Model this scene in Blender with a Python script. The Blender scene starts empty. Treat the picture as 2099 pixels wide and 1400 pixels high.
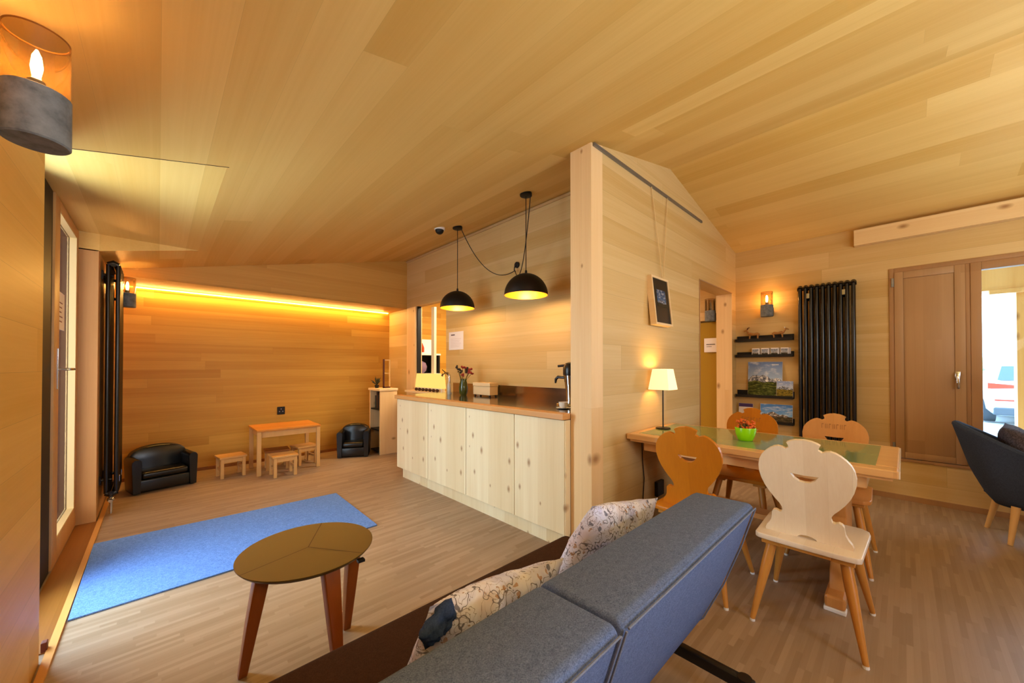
import bpy, bmesh, math, random
from mathutils import Vector, Matrix, noise as mnoise
random.seed(7)
PI = math.pi
SC = bpy.context.scene
COL = SC.collection

# ------------------------------------------------------------------ colours / node helpers
def c(h, a=1.0):
    h = h.lstrip('#')
    v = [int(h[i:i+2], 16)/255 for i in (0, 2, 4)]
    return tuple([(x/12.92 if x <= .04045 else ((x+.055)/1.055)**2.4) for x in v]) + (a,)

class NT:
    def __init__(s, name):
        s.m = bpy.data.materials.new(name); s.m.use_nodes = True
        s.t = s.m.node_tree; s.t.nodes.clear()
        s.out = s.t.nodes.new('ShaderNodeOutputMaterial')
    def n(s, typ, **kw):
        nd = s.t.nodes.new(typ)
        for k, v in kw.items(): setattr(nd, k, v)
        return nd
    def link(s, a, b): s.t.links.new(a, b)
    def math(s, op, a, b=None, cc=None):
        nd = s.n('ShaderNodeMath', operation=op)
        for i, v in enumerate((a, b, cc)):
            if v is None: continue
            if isinstance(v, (int, float)): nd.inputs[i].default_value = v
            else: s.link(v, nd.inputs[i])
        return nd.outputs[0]
    def mix(s, f, a, b, blend='MIX'):
        nd = s.n('ShaderNodeMix', data_type='RGBA', blend_type=blend)
        for sock, v in ((nd.inputs[0], f), (nd.inputs[6], a), (nd.inputs[7], b)):
            if isinstance(v, (int, float)): sock.default_value = v
            elif isinstance(v, tuple): sock.default_value = v
            else: s.link(v, sock)
        return nd.outputs[2]
    def comb(s, x, y, z):
        nd = s.n('ShaderNodeCombineXYZ')
        for i, v in enumerate((x, y, z)):
            if isinstance(v, (int, float)): nd.inputs[i].default_value = v
            else: s.link(v, nd.inputs[i])
        return nd.outputs[0]
    def noise(s, vec, scale=1, detail=3, rough=.5, dist=0):
        nd = s.n('ShaderNodeTexNoise')
        s.link(vec, nd.inputs['Vector'])
        nd.inputs['Scale'].default_value = scale; nd.inputs['Detail'].default_value = detail
        nd.inputs['Roughness'].default_value = rough; nd.inputs['Distortion'].default_value = dist
        return nd.outputs['Fac']
    def ramp(s, f, stops):
        nd = s.n('ShaderNodeValToRGB')
        el = nd.color_ramp.elements
        while len(el) < len(stops): el.new(.5)
        for e, (p, col) in zip(el, stops): e.position = p; e.color = col
        s.link(f, nd.inputs[0]); return nd.outputs[0]
    def obj(s):
        nd = s.n('ShaderNodeTexCoord'); return nd.outputs['Object']
    def xyz(s):
        sp = s.n('ShaderNodeSeparateXYZ'); s.link(s.obj(), sp.inputs[0])
        return sp.outputs[0], sp.outputs[1], sp.outputs[2]
    def bsdf(s, col, rough=.5, metal=0, spec=.5, **kw):
        b = s.n('ShaderNodeBsdfPrincipled')
        for k, v in (('Base Color', col), ('Roughness', rough), ('Metallic', metal), ('Specular IOR Level', spec)):
            if isinstance(v, (int, float, tuple)): b.inputs[k].default_value = v
            else: s.link(v, b.inputs[k])
        for k, v in kw.items():
            k = k.replace('_', ' ')
            b.inputs[k].default_value = v
        s.link(b.outputs[0], s.out.inputs[0]); s.b = b
        return b
    def bump(s, h, strength=.2, dist=.01):
        bp = s.n('ShaderNodeBump'); bp.inputs['Strength'].default_value = strength
        bp.inputs['Distance'].default_value = dist
        s.link(h, bp.inputs['Height']); s.link(bp.outputs[0], s.b.inputs['Normal'])

def plain(name, col, rough=.5, metal=0, spec=.5, **kw):
    t = NT(name); t.bsdf(c(col) if isinstance(col, str) else col, rough, metal, spec, **kw); return t.m

def wood(name, c1, c2, along='X', across='Y', width=.14, length=2.5, gap=.012, gapdark=.55, var=.8,
         grain=.5, rough=.45, knots=0, stretch=14, gscale=9, spec=.35, gapcol=None):
    t = NT(name)
    ax = dict(zip('XYZ', t.xyz()))
    u, v = ax[along], ax[across]
    w = [ax[k] for k in 'XYZ' if k not in (along, across)][0]
    vs = t.math('DIVIDE', v, width)
    vid = t.math('FLOOR', vs)
    wn1 = t.n('ShaderNodeTexWhiteNoise', noise_dimensions='1D'); t.link(vid, wn1.inputs['W'])
    us = t.math('ADD', t.math('DIVIDE', u, length), t.math('MULTIPLY', wn1.outputs['Value'], 7.3))
    uid = t.math('FLOOR', us)
    wn = t.n('ShaderNodeTexWhiteNoise', noise_dimensions='2D'); t.link(t.comb(vid, uid, 0), wn.inputs['Vector'])
    rnd = wn.outputs['Value']
    gv = t.comb(t.math('MULTIPLY', u, gscale/stretch), t.math('ADD', t.math('MULTIPLY', v, gscale), t.math('MULTIPLY', rnd, 37)),
                t.math('MULTIPLY', w, gscale))
    g1 = t.noise(gv, 1.0, 3, .55, .6)
    fv = t.comb(t.math('MULTIPLY', u, gscale*.22), t.math('ADD', t.math('MULTIPLY', v, gscale*11), t.math('MULTIPLY', rnd, 91)), t.math('MULTIPLY', w, gscale*11))
    g2 = t.noise(fv, 1.0, 2, .6, .3)
    gg = t.math('ADD', t.math('MULTIPLY', t.math('SUBTRACT', g1, .5), 2.0*grain), t.math('MULTIPLY', t.math('SUBTRACT', g2, .5), .9*grain))
    f = t.math('ADD', t.math('ADD', .5, t.math('MULTIPLY', t.math('SUBTRACT', rnd, .5), var)), gg)
    fc = t.n('ShaderNodeClamp'); t.link(f, fc.inputs[0])
    col = t.mix(fc.outputs[0], c(c1), c(c2))
    if knots:
        vo = t.n('ShaderNodeTexVoronoi', feature='F1', voronoi_dimensions='2D')
        t.link(t.comb(t.math('MULTIPLY', u, 2.6), t.math('ADD', t.math('ADD', t.math('MULTIPLY', v, 4.6), t.math('MULTIPLY', w, 1.7)), t.math('MULTIPLY', g1, .12)), 0), vo.inputs['Vector'])
        vo.inputs['Scale'].default_value = knots
        sc_ = t.n('ShaderNodeSeparateColor'); t.link(vo.outputs['Color'], sc_.inputs[0])
        kn = t.n('ShaderNodeMapRange'); t.link(t.math('DIVIDE', vo.outputs['Distance'], t.math('ADD', .35, sc_.outputs[1])), kn.inputs[0])
        kn.inputs[1].default_value = .02; kn.inputs[2].default_value = .11; kn.inputs[3].default_value = .8; kn.inputs[4].default_value = 0
        col = t.mix(t.math('MULTIPLY', kn.outputs[0], t.math('GREATER_THAN', sc_.outputs[0], .3)), col, c('#96683c'))
    if gap:
        fr = t.math('FRACT', vs)
        gl = t.math('LESS_THAN', fr, gap)
        fu = t.math('LESS_THAN', t.math('FRACT', us), gap*width/length)
        gl = t.math('MAXIMUM', gl, fu)
        col = t.mix(t.math('MULTIPLY', gl, gapdark), col, c(gapcol or '#3a2008'))
    t.bsdf(col, rough, 0, spec)
    return t.m

def fabric(name, c1, c2, scale=240, rough=.95, big=0, bstr=.25):
    t = NT(name); o = t.obj()
    n1 = t.noise(o, scale, 2, .7)
    n2 = t.noise(o, scale*.22, 2, .6)
    f = t.math('ADD', t.math('MULTIPLY', n1, .8), t.math('MULTIPLY', n2, .25))
    f = t.ramp(f, [(.33, (0, 0, 0, 1)), (.72, (1, 1, 1, 1))])
    t.bsdf(t.mix(f, c(c1), c(c2)), rough, 0, .15)
    t.bump(n1, bstr, .002)
    return t.m

def emit(name, col, strength):
    t = NT(name); e = t.n('ShaderNodeEmission'); e.inputs[0].default_value = c(col); e.inputs[1].default_value = strength
    t.link(e.outputs[0], t.out.inputs[0]); return t.m

def glass(name, tint='#ffffff', refl=.12, rough=.02, density=0.0, body='#6b5a40', fres=.75):
    """thin clear pane: tinted transparency with a fresnel reflection"""
    t = NT(name)
    tr = t.n('ShaderNodeBsdfTransparent'); tr.inputs[0].default_value = c(tint)
    gl = t.n('ShaderNodeBsdfGlossy'); gl.inputs['Roughness'].default_value = rough
    lw = t.n('ShaderNodeLayerWeight'); lw.inputs[0].default_value = .35
    f = t.math('ADD', t.math('MULTIPLY', lw.outputs['Fresnel'], fres), refl*.3)
    mx = t.n('ShaderNodeMixShader'); t.link(f, mx.inputs[0]); t.link(tr.outputs[0], mx.inputs[1]); t.link(gl.outputs[0], mx.inputs[2])
    last = mx.outputs[0]
    if density:
        df = t.n('ShaderNodeBsdfDiffuse'); df.inputs[0].default_value = c(body)
        m2 = t.n('ShaderNodeMixShader'); m2.inputs[0].default_value = density
        t.link(last, m2.inputs[1]); t.link(df.outputs[0], m2.inputs[2]); last = m2.outputs[0]
    t.link(last, t.out.inputs[0]); return t.m

# ------------------------------------------------------------------ mesh builder
class MB:
    def __init__(s): s.bm = bmesh.new()
    def box(s, x0, x1, y0, y1, z0, z1, bevel=0, seg=2, rot=None, pivot=None):
        g = bmesh.ops.create_cube(s.bm, size=1)
        vs = g['verts']
        bmesh.ops.scale(s.bm, vec=(abs(x1-x0), abs(y1-y0), abs(z1-z0)), verts=vs)
        bmesh.ops.translate(s.bm, vec=((x0+x1)/2, (y0+y1)/2, (z0+z1)/2), verts=vs)
        if bevel:
            es = list({e for v in vs for e in v.link_edges})
            r = bmesh.ops.bevel(s.bm, geom=es, offset=bevel, segments=seg, affect='EDGES', profile=.5)
            vs = list({v for f in r['faces'] for v in f.verts} | {v for v in vs if v.is_valid})
        if rot:
            bmesh.ops.rotate(s.bm, cent=pivot or ((x0+x1)/2, (y0+y1)/2, (z0+z1)/2), matrix=Matrix.Rotation(rot[1], 3, rot[0]), verts=vs)
        return vs
    def rings(s, rings, cap0=True, cap1=True, closed=True):
        R = [[s.bm.verts.new(p) for p in r] for r in rings]
        n = len(R[0])
        for a, b in zip(R, R[1:]):
            for i in range(n if closed else n-1):
                j = (i+1) % n
                try: s.bm.faces.new((a[i], a[j], b[j], b[i]))
                except ValueError: pass
        if cap0 and closed: s.bm.faces.new(R[0][::-1])
        if cap1 and closed: s.bm.faces.new(R[-1])
        return R
    def rod(s, p0, p1, r0, r1=None, n=14):
        r1 = r0 if r1 is None else r1
        return s.tube([p0, p1], [r0, r1], n)
    def tube(s, pts, r, n=10):
        pts = [Vector(p) for p in pts]
        rs = r if isinstance(r, (list, tuple)) else [r]*len(pts)
        out = []; up = None
        for i, p in enumerate(pts):
            d = (pts[min(i+1, len(pts)-1)] - pts[max(i-1, 0)]).normalized()
            if up is None:
                up = Vector((0, 0, 1)) if abs(d.z) < .9 else Vector((1, 0, 0))
            a = d.cross(up).normalized(); b = a.cross(d).normalized(); up = b
            out.append([p + a*math.cos(2*PI*k/n)*rs[i] + b*math.sin(2*PI*k/n)*rs[i] for k in range(n)])
        s.rings(out)
    def lathe(s, prof, cx=0, cy=0, cz=0, n=32, cap0=True, cap1=True):
        s.rings([[(cx+r*math.cos(2*PI*k/n), cy+r*math.sin(2*PI*k/n), cz+z) for k in range(n)] for r, z in prof], cap0, cap1)
    def prism(s, pts2, f, t0, t1):
        """extrude a 2-D outline; f(u,v,t)->xyz"""
        a = [s.bm.verts.new(f(u, v, t0)) for u, v in pts2]
        b = [s.bm.verts.new(f(u, v, t1)) for u, v in pts2]
        n = len(a)
        s.bm.faces.new(a); s.bm.faces.new(b[::-1])
        for i in range(n):
            j = (i+1) % n
            s.bm.faces.new((a[i], b[i], b[j], a[j]))
        return a+b
    def quad(s, *ps): s.bm.faces.new([s.bm.verts.new(p) for p in ps])
    def sphere(s, cx, cy, cz, r, sx=1, sy=1, sz=1, u=18, v=12):
        g = bmesh.ops.create_uvsphere(s.bm, u_segments=u, v_segments=v, radius=r)
        bmesh.ops.scale(s.bm, vec=(sx, sy, sz), verts=g['verts'])
        bmesh.ops.translate(s.bm, vec=(cx, cy, cz), verts=g['verts'])
    def build(s, name, mat, parent=None, smooth=False, bevel=0, seg=2, origin=None, angle=40):
        bmesh.ops.recalc_face_normals(s.bm, faces=s.bm.faces)
        off = Vector((0, 0, 0))
        if origin is not None: off = Vector(origin)
        elif parent is not None:
            q = parent
            while q is not None: off += q.location; q = q.parent
        if off.length: bmesh.ops.translate(s.bm, vec=-off, verts=s.bm.verts)
        me = bpy.data.meshes.new(name); s.bm.to_mesh(me); s.bm.free()
        if smooth:
            for p in me.polygons: p.use_smooth = True
            try: me.set_sharp_from_angle(angle=math.radians(angle))
            except Exception: pass
        o = bpy.data.objects.new(name, me); COL.objects.link(o)
        if mat is not None: me.materials.append(mat)
        if parent is not None: o.parent = parent
        elif origin is not None: o.location = off
        if bevel:
            m = o.modifiers.new('Bevel', 'BEVEL'); m.width = bevel; m.segments = seg; m.limit_method = 'ANGLE'; m.angle_limit = math.radians(35)
            for p in me.polygons: p.use_smooth = True
        return o

def tag(o, label=None, cat=None, group=None, kind=None):
    if label: o['label'] = label
    if cat: o['category'] = cat
    if group: o['group'] = group
    if kind: o['kind'] = kind
    return o
def thing(name, label, cat, loc=(0, 0, 0), rz=0, group=None):
    o = bpy.data.objects.new(name, None); COL.objects.link(o)
    o.location = loc; o.rotation_euler = (0, 0, rz); o.empty_display_size = .1
    return tag(o, label, cat, group)
def struct(o): o['kind'] = 'structure'; return o
L0 = (0, 0, 0)   # origin for parts modelled in local coordinates

# ------------------------------------------------------------------ materials
M = {}
M['ceil'] = wood('ceiling_boards', '#c99e4d', '#e5c47c', 'Y', 'X', .19, 7, .005, .2, .62, .35, .5, stretch=40, gscale=6)
M['wall_x'] = wood('wall_boards_x', '#c5a263', '#dbc18d', 'X', 'Z', .19, 3.4, .008, .35, .55, .5, .5, stretch=22, gscale=7)
M['wall_y'] = wood('wall_boards_y', '#c5a263', '#dbc18d', 'Y', 'Z', .19, 3.4, .008, .35, .55, .5, .5, stretch=22, gscale=7)
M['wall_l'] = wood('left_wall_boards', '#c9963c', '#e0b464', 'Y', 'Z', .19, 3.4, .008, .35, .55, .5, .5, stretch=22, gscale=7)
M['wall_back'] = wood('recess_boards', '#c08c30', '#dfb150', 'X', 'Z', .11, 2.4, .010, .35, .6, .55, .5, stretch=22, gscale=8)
M['fascia'] = wood('fascia_board', '#be8e3e', '#dbb062', 'X', 'Z', .24, 4, .004, .4, .5, .4, .5, stretch=25, gscale=7)
M['floor'] = wood('strip_parquet', '#8f785e', '#b29c84', 'X', 'Y', .024, .34, .02, .2, .55, .25, .38, stretch=10, gscale=12, spec=.4)
M['ledge'] = wood('threshold_wood', '#8a5620', '#a8702f', 'Y', 'X', .2, 3, 0, 0, .4, .5, .45)
M['strip'] = wood('edge_strip', '#cf9650', '#dca763', 'Y', 'X', .2, 3, 0, 0, .3, .4, .45)
M['spruce_v'] = wood('knotty_spruce_upright', '#dcb47c', '#efd3a4', 'Z', 'Y', .16, 4, .004, .3, .5, .45, .5, knots=1.0, stretch=16, gscale=8)
M['spruce_y'] = wood('knotty_spruce_long', '#dcb880', '#efd6a8', 'Y', 'Z', .4, 5, 0, 0, .4, .4, .5, knots=.8, stretch=16, gscale=8)
M['panel'] = wood('counter_panel', '#dcc496', '#efe0bc', 'Z', 'Y', .16, 4, .003, .2, .6, .55, .5, knots=1.3, stretch=16, gscale=8)
M['doorwood'] = wood('door_wood', '#bd905c', '#d0a672', 'Z', 'Y', .3, 3, 0, 0, .3, .5, .45, stretch=20, gscale=9)
M['leafwood'] = wood('window_leaf_wood', '#a5825c', '#b8966f', 'Z', 'Y', .12, 3, .004, .15, .45, .45, .45, stretch=20, gscale=9)
M['framewood'] = wood('window_frame_wood', '#a07a54', '#b38c63', 'Z', 'Y', .3, 3, 0, 0, .3, .4, .45, stretch=20)
M['glulam'] = wood('porch_timber', '#d9a260', '#efc488', 'Z', 'Y', .2, 4, 0, 0, .4, .4, .5, knots=.9)
M['worktop'] = wood('worktop_edge', '#c98f55', '#dba96d', 'Y', 'Z', .03, 2, 0, 0, .4, .4, .4)
M['chair_pale'] = wood('pale_chair_wood', '#dac4a4', '#eee0c8', 'Z', 'Y', .09, 3, .01, .12, .5, .4, .45, stretch=10, gscale=10)
M['chair_seat'] = wood('pale_seat_wood', '#d8c8b2', '#ebdfd0', 'X', 'Y', .11, 3, .01, .12, .4, .35, .4, stretch=10, gscale=10)
M['chair_orange'] = wood('orange_chair_wood', '#b0680e', '#d38a22', 'Z', 'Y', .2, 3, 0, 0, .3, .4, .35, stretch=10, gscale=8)
M['chair_brown'] = wood('tan_chair_wood', '#bd8142', '#d69b58', 'Z', 'Y', .12, 3, 0, 0, .3, .4, .35, stretch=10, gscale=8)
M['leg'] = wood('beech_leg', '#b97a30', '#d39a4c', 'Z', 'Y', .3, 3, 0, 0, .3, .35, .35, stretch=8, gscale=10)
M['leg_dark'] = wood('cherry_leg', '#85430e', '#a65e1e', 'Z', 'Y', .3, 3, 0, 0, .3, .35, .35, stretch=8, gscale=12)
M['leg_light'] = wood('ash_leg', '#c89c5c', '#dcb57a', 'Z', 'Y', .3, 3, 0, 0, .3, .35, .4, stretch=8, gscale=10)
M['table'] = wood('table_wood', '#cf9f66', '#e2b982', 'Y', 'X', .14, 3, .006, .2, .5, .4, .28, stretch=12)
M['kids'] = wood('kids_pine', '#c4914e', '#ddb173', 'X', 'Y', .12, 3, .01, .2, .5, .4, .45, stretch=12)
M['kids_leg'] = wood('kids_pine_leg', '#c99a5a', '#deb67c', 'Z', 'Y', .3, 3, 0, 0, .4, .4, .45)
M['kids_red'] = wood('kids_table_top', '#c07a2c', '#d99645', 'X', 'Y', .09, 3, .02, .3, .6, .4, .4, stretch=12)
M['stool_dark'] = wood('dark_stool_top', '#8a5522', '#a86d32', 'X', 'Y', .09, 3, .02, .3, .5, .4, .5, stretch=12)  # plain darker brown boards for one stool seat
M['boxwood'] = wood('box_wood', '#e0bd8a', '#efd3a6', 'Y', 'Z', .1, 3, .01, .15, .4, .4, .5)
M['black_metal'] = plain('black_enamel', '#120d0b', .32, .0, .5)
M['rad'] = plain('radiator_enamel', '#140f0e', .25, .1, .6)
M['matt_black'] = plain('matt_black', '#0d0a09', .55)
M['pend_out'] = plain('pendant_black', '#120a06', .5, .2)
M['pend_in'] = plain('pendant_gold', '#f0a83a', .35, .55)
M['chrome'] = plain('chrome', '#c9ccd0', .12, 1)
M['steel'] = plain('brushed_steel', '#b9ada2', .16, 1)
M['alu'] = plain('aluminium_rail', '#8d8f92', .35, .8)
M['white_plastic'] = plain('white_plastic', '#e8e6e2', .4)
M['paper'] = plain('white_paper', '#ece6e6', .8)
M['leather'] = plain('black_leather', '#0b0908', .28, 0, .6)
M['brown_seat'] = fabric('brown_upholstery', '#3a2516', '#4e3524', 300)
M['grey_sofa'] = fabric('grey_blue_wool', '#48587a', '#788ab4', 330)
M['piping'] = fabric('grey_piping', '#6a748c', '#7f8aa4', 300)
M['shell'] = fabric('navy_wool', '#30394c', '#4a556c', 350)
M['plush'] = fabric('dark_plush', '#2d2a33', '#6a6470', 130, bstr=.9)
M['rug'] = fabric('heather_rug', '#4a6cae', '#86b0f0', 260, bstr=.6)
M['top_bronze'] = plain('bronze_tabletop', '#5a4410', .42, .2)
M['groove'] = plain('tabletop_groove', '#3c2208', .6)
M['lime'] = plain('lime_glaze', '#8fd000', .25)
M['soil'] = plain('soil', '#3a2413', .9)
M['petal_o'] = plain('orange_petals', '#d8681c', .7)
M['petal_p'] = plain('dark_red_petals', '#8e2a20', .7)
M['stem'] = plain('dry_stems', '#6d5b22', .8)
M['brownwood'] = plain('carved_figure_wood', '#a8763a', .6)
M['darkred'] = plain('dark_red_frame', '#4c1a10', .5)
M['car'] = plain('silver_car_paint', '#cfd6dc', .25, .3)
M['car_dark'] = plain('car_dark_plastic', '#4c5256', .6)
M['car_glass'] = plain('car_window', '#56626e', .2)
M['tyre'] = plain('tyre_rubber', '#4a4d50', .8)
M['tail'] = plain('tail_light_red', '#e0402a', .25)
M['plate'] = plain('number_plate', '#e8e8e4', .5)
M['cord'] = plain('pale_cord', '#ddc08c', .8)
M['cable'] = plain('black_cable', '#1c110a', .6)
M['frost'] = plain('frosted_film', '#cfd8d6', .6)
M['pane'] = glass('window_pane', '#f4faf8', .01, fres=.06)
M['pane_dull'] = glass('dull_pane', '#cdbfb2', .05, .03, .25, '#7a5c4c', .15)
M['pane_clear'] = glass('clear_pane', '#fbfaf4', .0, .02, 0, '#000000', .003)
M['olive'] = glass('olive_door_pane', '#b09a50', .10, .03, .75, '#c09a3c')
M['smoke'] = glass('amber_lamp_glass', '#e2cca4', .2, .02, .24, '#7a6238', .9)
M['vase'] = glass('green_vase_glass', '#a8b878', .12, .02, .25, '#707a30')
M['bulb'] = emit('warm_filament', '#ffc684', 480)
M['bulb_dim'] = plain('unlit_bulb', '#5a4630', .2)
M['led'] = emit('led_strip', '#ffbc50', 22)
M['lampbox'] = emit('lit_fabric_box', '#ffd070', 1.5)
M['pend_bulb'] = emit('pendant_bulb', '#ffc060', 25)
def shade_mat():
    t = NT('lit_lamp_shade')
    e = t.n('ShaderNodeEmission'); e.inputs[0].default_value = c('#ffdca8'); e.inputs[1].default_value = 1.1
    d = t.n('ShaderNodeBsdfDiffuse'); d.inputs[0].default_value = c('#f0dcc0')
    a = t.n('ShaderNodeAddShader'); t.link(e.outputs[0], a.inputs[0]); t.link(d.outputs[0], a.inputs[1])
    t.link(a.outputs[0], t.out.inputs[0]); return t.m
M['shade'] = shade_mat()
def concrete():
    t = NT('lamp_concrete'); o = t.obj()
    n = t.noise(o, 22, 4, .6); col = t.ramp(n, [(.3, c('#565a5c')), (.5, c('#74787a')), (.75, c('#868a8b'))])
    t.bsdf(col, .75); t.bump(t.noise(o, 90, 3), .15, .003); return t.m
M['concrete'] = concrete()
def green_glass():
    t = NT('green_table_glass'); t.bsdf(c('#8a9a68'), .08, 0, .6); return t.m
M['greenglass'] = green_glass()
def floral():
    t = NT('floral_cushion_cloth'); o = t.obj()
    n0 = t.noise(o, 9, 3)
    base = t.ramp(n0, [(.3, c('#c2c6ec')), (.5, c('#e6e8fa')), (.72, c('#d2c4cc'))])
    # branch-like dark lines
    nv = t.n('ShaderNodeTexNoise'); t.link(o, nv.inputs['Vector']); nv.inputs['Scale'].default_value = 15; nv.inputs['Detail'].default_value = 2
    li = t.math('ABSOLUTE', t.math('SUBTRACT', nv.outputs['Fac'], .5))
    ln = t.math('LESS_THAN', li, .010)
    nv2 = t.noise(o, 27, 2, .5, .8)
    ln2 = t.math('LESS_THAN', t.math('ABSOLUTE', t.math('SUBTRACT', nv2, .53)), .011)
    col = t.mix(t.math('MULTIPLY', ln, .75), base, c('#4a4450'))
    col = t.mix(t.math('MULTIPLY', ln2, .65), col, c('#6b5a58'))
    nb = t.noise(o, 34, 2, .5)
    col = t.mix(t.math('MULTIPLY', t.math('GREATER_THAN', nb, .66), .7), col, c('#a5763c'))
    nd = t.noise(t.comb(*t.xyz()), 30, 1, .5)
    col = t.mix(t.math('MULTIPLY', t.math('GREATER_THAN', nd, .70), .7), col, c('#3d4258'))
    t.bsdf(col, .9, 0, .1); return t.m
M['floral'] = floral()
M['blue_cloth'] = fabric('blue_cloth', '#2e3f63', '#43557c', 250)

def picture_mat(name, w, h, seed, sky1='#2d5fb4', sky2='#b9cfe6', peak='#8a90a0', land1='#3c4b16', land2='#8f9350', horizon=.45):
    """landscape print: local x = width, z = height (origin at centre)"""
    t = NT(name); x, y, z = t.xyz()
    u = t.math('ADD', t.math('DIVIDE', x, w), .5); v = t.math('ADD', t.math('DIVIDE', z, h), .5)
    sky = t.mix(t.math('POWER', t.math('MAXIMUM', t.math('SUBTRACT', v, horizon), 0.001), .6), c(sky2), c(sky1))
    cl = t.noise(t.comb(t.math('MULTIPLY', u, 3), t.math('MULTIPLY', v, 7), seed), 1.3, 4, .6)
    sky = t.mix(t.ramp(cl, [(.5, (0, 0, 0, 1)), (.75, (.8, .8, .8, 1))]), sky, c('#e8edf2'))
    ridge = t.math('ADD', horizon-.02, t.math('MULTIPLY', t.noise(t.comb(t.math('MULTIPLY', u, 4), 0, seed), 1.0, 5, .6), .42))
    ridge = t.math('SUBTRACT', ridge, t.math('MULTIPLY', t.math('ABSOLUTE', t.math('SUBTRACT', u, .42)), .30))
    rock = t.noise(t.comb(t.math('MULTIPLY', u, 12), t.math('MULTIPLY', v, 12), seed), 1.2, 4, .7)
    mt = t.ramp(rock, [(.35, c('#454b5a')), (.52, c(peak)), (.62, c('#f2f2f4'))])
    col = t.mix(t.math('LESS_THAN', v, ridge), sky, mt)
    ln = t.noise(t.comb(t.math('MULTIPLY', u, 5), t.math('MULTIPLY', v, 18), seed+3), 1.4, 4, .65)
    land = t.ramp(ln, [(.35, c('#22280f')), (.5, c(land1)), (.68, c(land2))])
    edge = t.math('ADD', horizon-.12, t.math('MULTIPLY', t.noise(t.comb(t.math('MULTIPLY', u, 3), 1, seed), 1, 3), .2))
    col = t.mix(t.math('LESS_THAN', v, edge), col, land)
    t.bsdf(col, .35, 0, .4); return t.m

# ------------------------------------------------------------------ room shell
XL, XR = -.385, 5.515
RX, RZ = 3.526, 3.240          # ridge
def zc(x): return 2.457+.222*x if x <= RX else RZ-.193*(x-RX)
YB, YF, YN = 6.35, 5.70, -2.60  # back wall, fascia, wall behind the camera
YP0, YP1 = 1.517, 1.697         # partition
BX = 3.0                        # wall behind the bar

m = MB(); m.box(-.62, XR+.0, YN, YB, -.12, 0); struct(m.build('floor', M['floor']))
m = MB(); m.box(-.50, -.372, 2.80, 4.86, 0, .006); struct(m.build('trim_4', M['ledge']))
m = MB(); m.box(-.375, -.345, YN, YB, 0, .012); struct(m.build('trim_5', M['strip']))

# ceiling: two slopes, with the flat dormer soffit over the left door
SZ, SX0, SY0, SY1 = 2.52, -.62, 2.72, 4.86
SX1 = (SZ-2.457)/.222
m = MB()
def slope(x0, x1, y0, y1): m.quad((x0, y0, zc(x0)), (x1, y0, zc(x1)), (x1, y1, zc(x1)), (x0, y1, zc(x0)))
slope(XL-.02, SX1, YN, SY0); slope(XL-.02, SX1, SY1, YB); slope(SX1, RX, YN, YB); slope(RX, XR, YN, YB)
m.quad((SX0, SY0, SZ), (SX1, SY0, SZ), (SX1, SY1, SZ), (SX0, SY1, SZ))
for yy in (SY0, SY1):
    m.bm.faces.new([m.bm.verts.new(p) for p in ((SX0, yy, SZ), (SX1, yy, SZ), (XL-.02, yy, zc(XL-.02)), (SX0, yy, zc(XL-.02)))])
# outer skin so that the ceiling is solid
m.quad((-.7, YN, 3.5), (XR+.3, YN, 3.5), (XR+.3, YB+.2, 3.5), (-.7, YB+.2, 3.5))
struct(m.build('ceiling', M['ceil']))
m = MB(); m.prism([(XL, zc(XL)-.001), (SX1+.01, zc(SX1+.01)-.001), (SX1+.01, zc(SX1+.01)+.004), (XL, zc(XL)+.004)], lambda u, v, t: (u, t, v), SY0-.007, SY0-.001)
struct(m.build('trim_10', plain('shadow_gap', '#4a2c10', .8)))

# left wall: near stretch, recess with glazed door, far stretch
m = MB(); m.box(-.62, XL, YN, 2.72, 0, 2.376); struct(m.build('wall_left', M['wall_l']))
m = MB(); m.box(-.62, XL, 4.86, YB, 0, 2.376); struct(m.build('wall_left', M['doorwood']))
# back wall and recess
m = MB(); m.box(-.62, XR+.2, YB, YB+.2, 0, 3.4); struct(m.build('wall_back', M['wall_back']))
m = MB()
m.prism([(XL, 2.325), (BX, 2.325), (BX, zc(BX)), (XL, zc(XL))], lambda u, v, t: (u, t, v), YF, YB-.002)
struct(m.build('trim_1', M['fascia']))
m = MB(); m.box(XL, BX, YF, YB-.002, 2.322, 2.345); struct(m.build('trim_6', M['fascia']))
# wall behind the bar (opening between YP1..YF)
OY0, OY1, OZ0, OZ1 = 4.53, 5.40, .99, 2.33
m = MB()
m.box(BX, BX+.10, YP1, OY0, 0, zc(BX)); m.box(BX, BX+.10, OY0, OY1, 0, OZ0); m.box(BX, BX+.10, OY0, YB, OZ1, zc(BX)); m.box(BX, BX+.1, 5.68, YB, 0, OZ1)
struct(m.build('wall_bar', M['wall_y']))
m = MB(); m.box(BX-.006, BX+.11, OY1, 5.69, 0, OZ1); struct(m.build('trim_7', M['spruce_v']))
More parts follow.
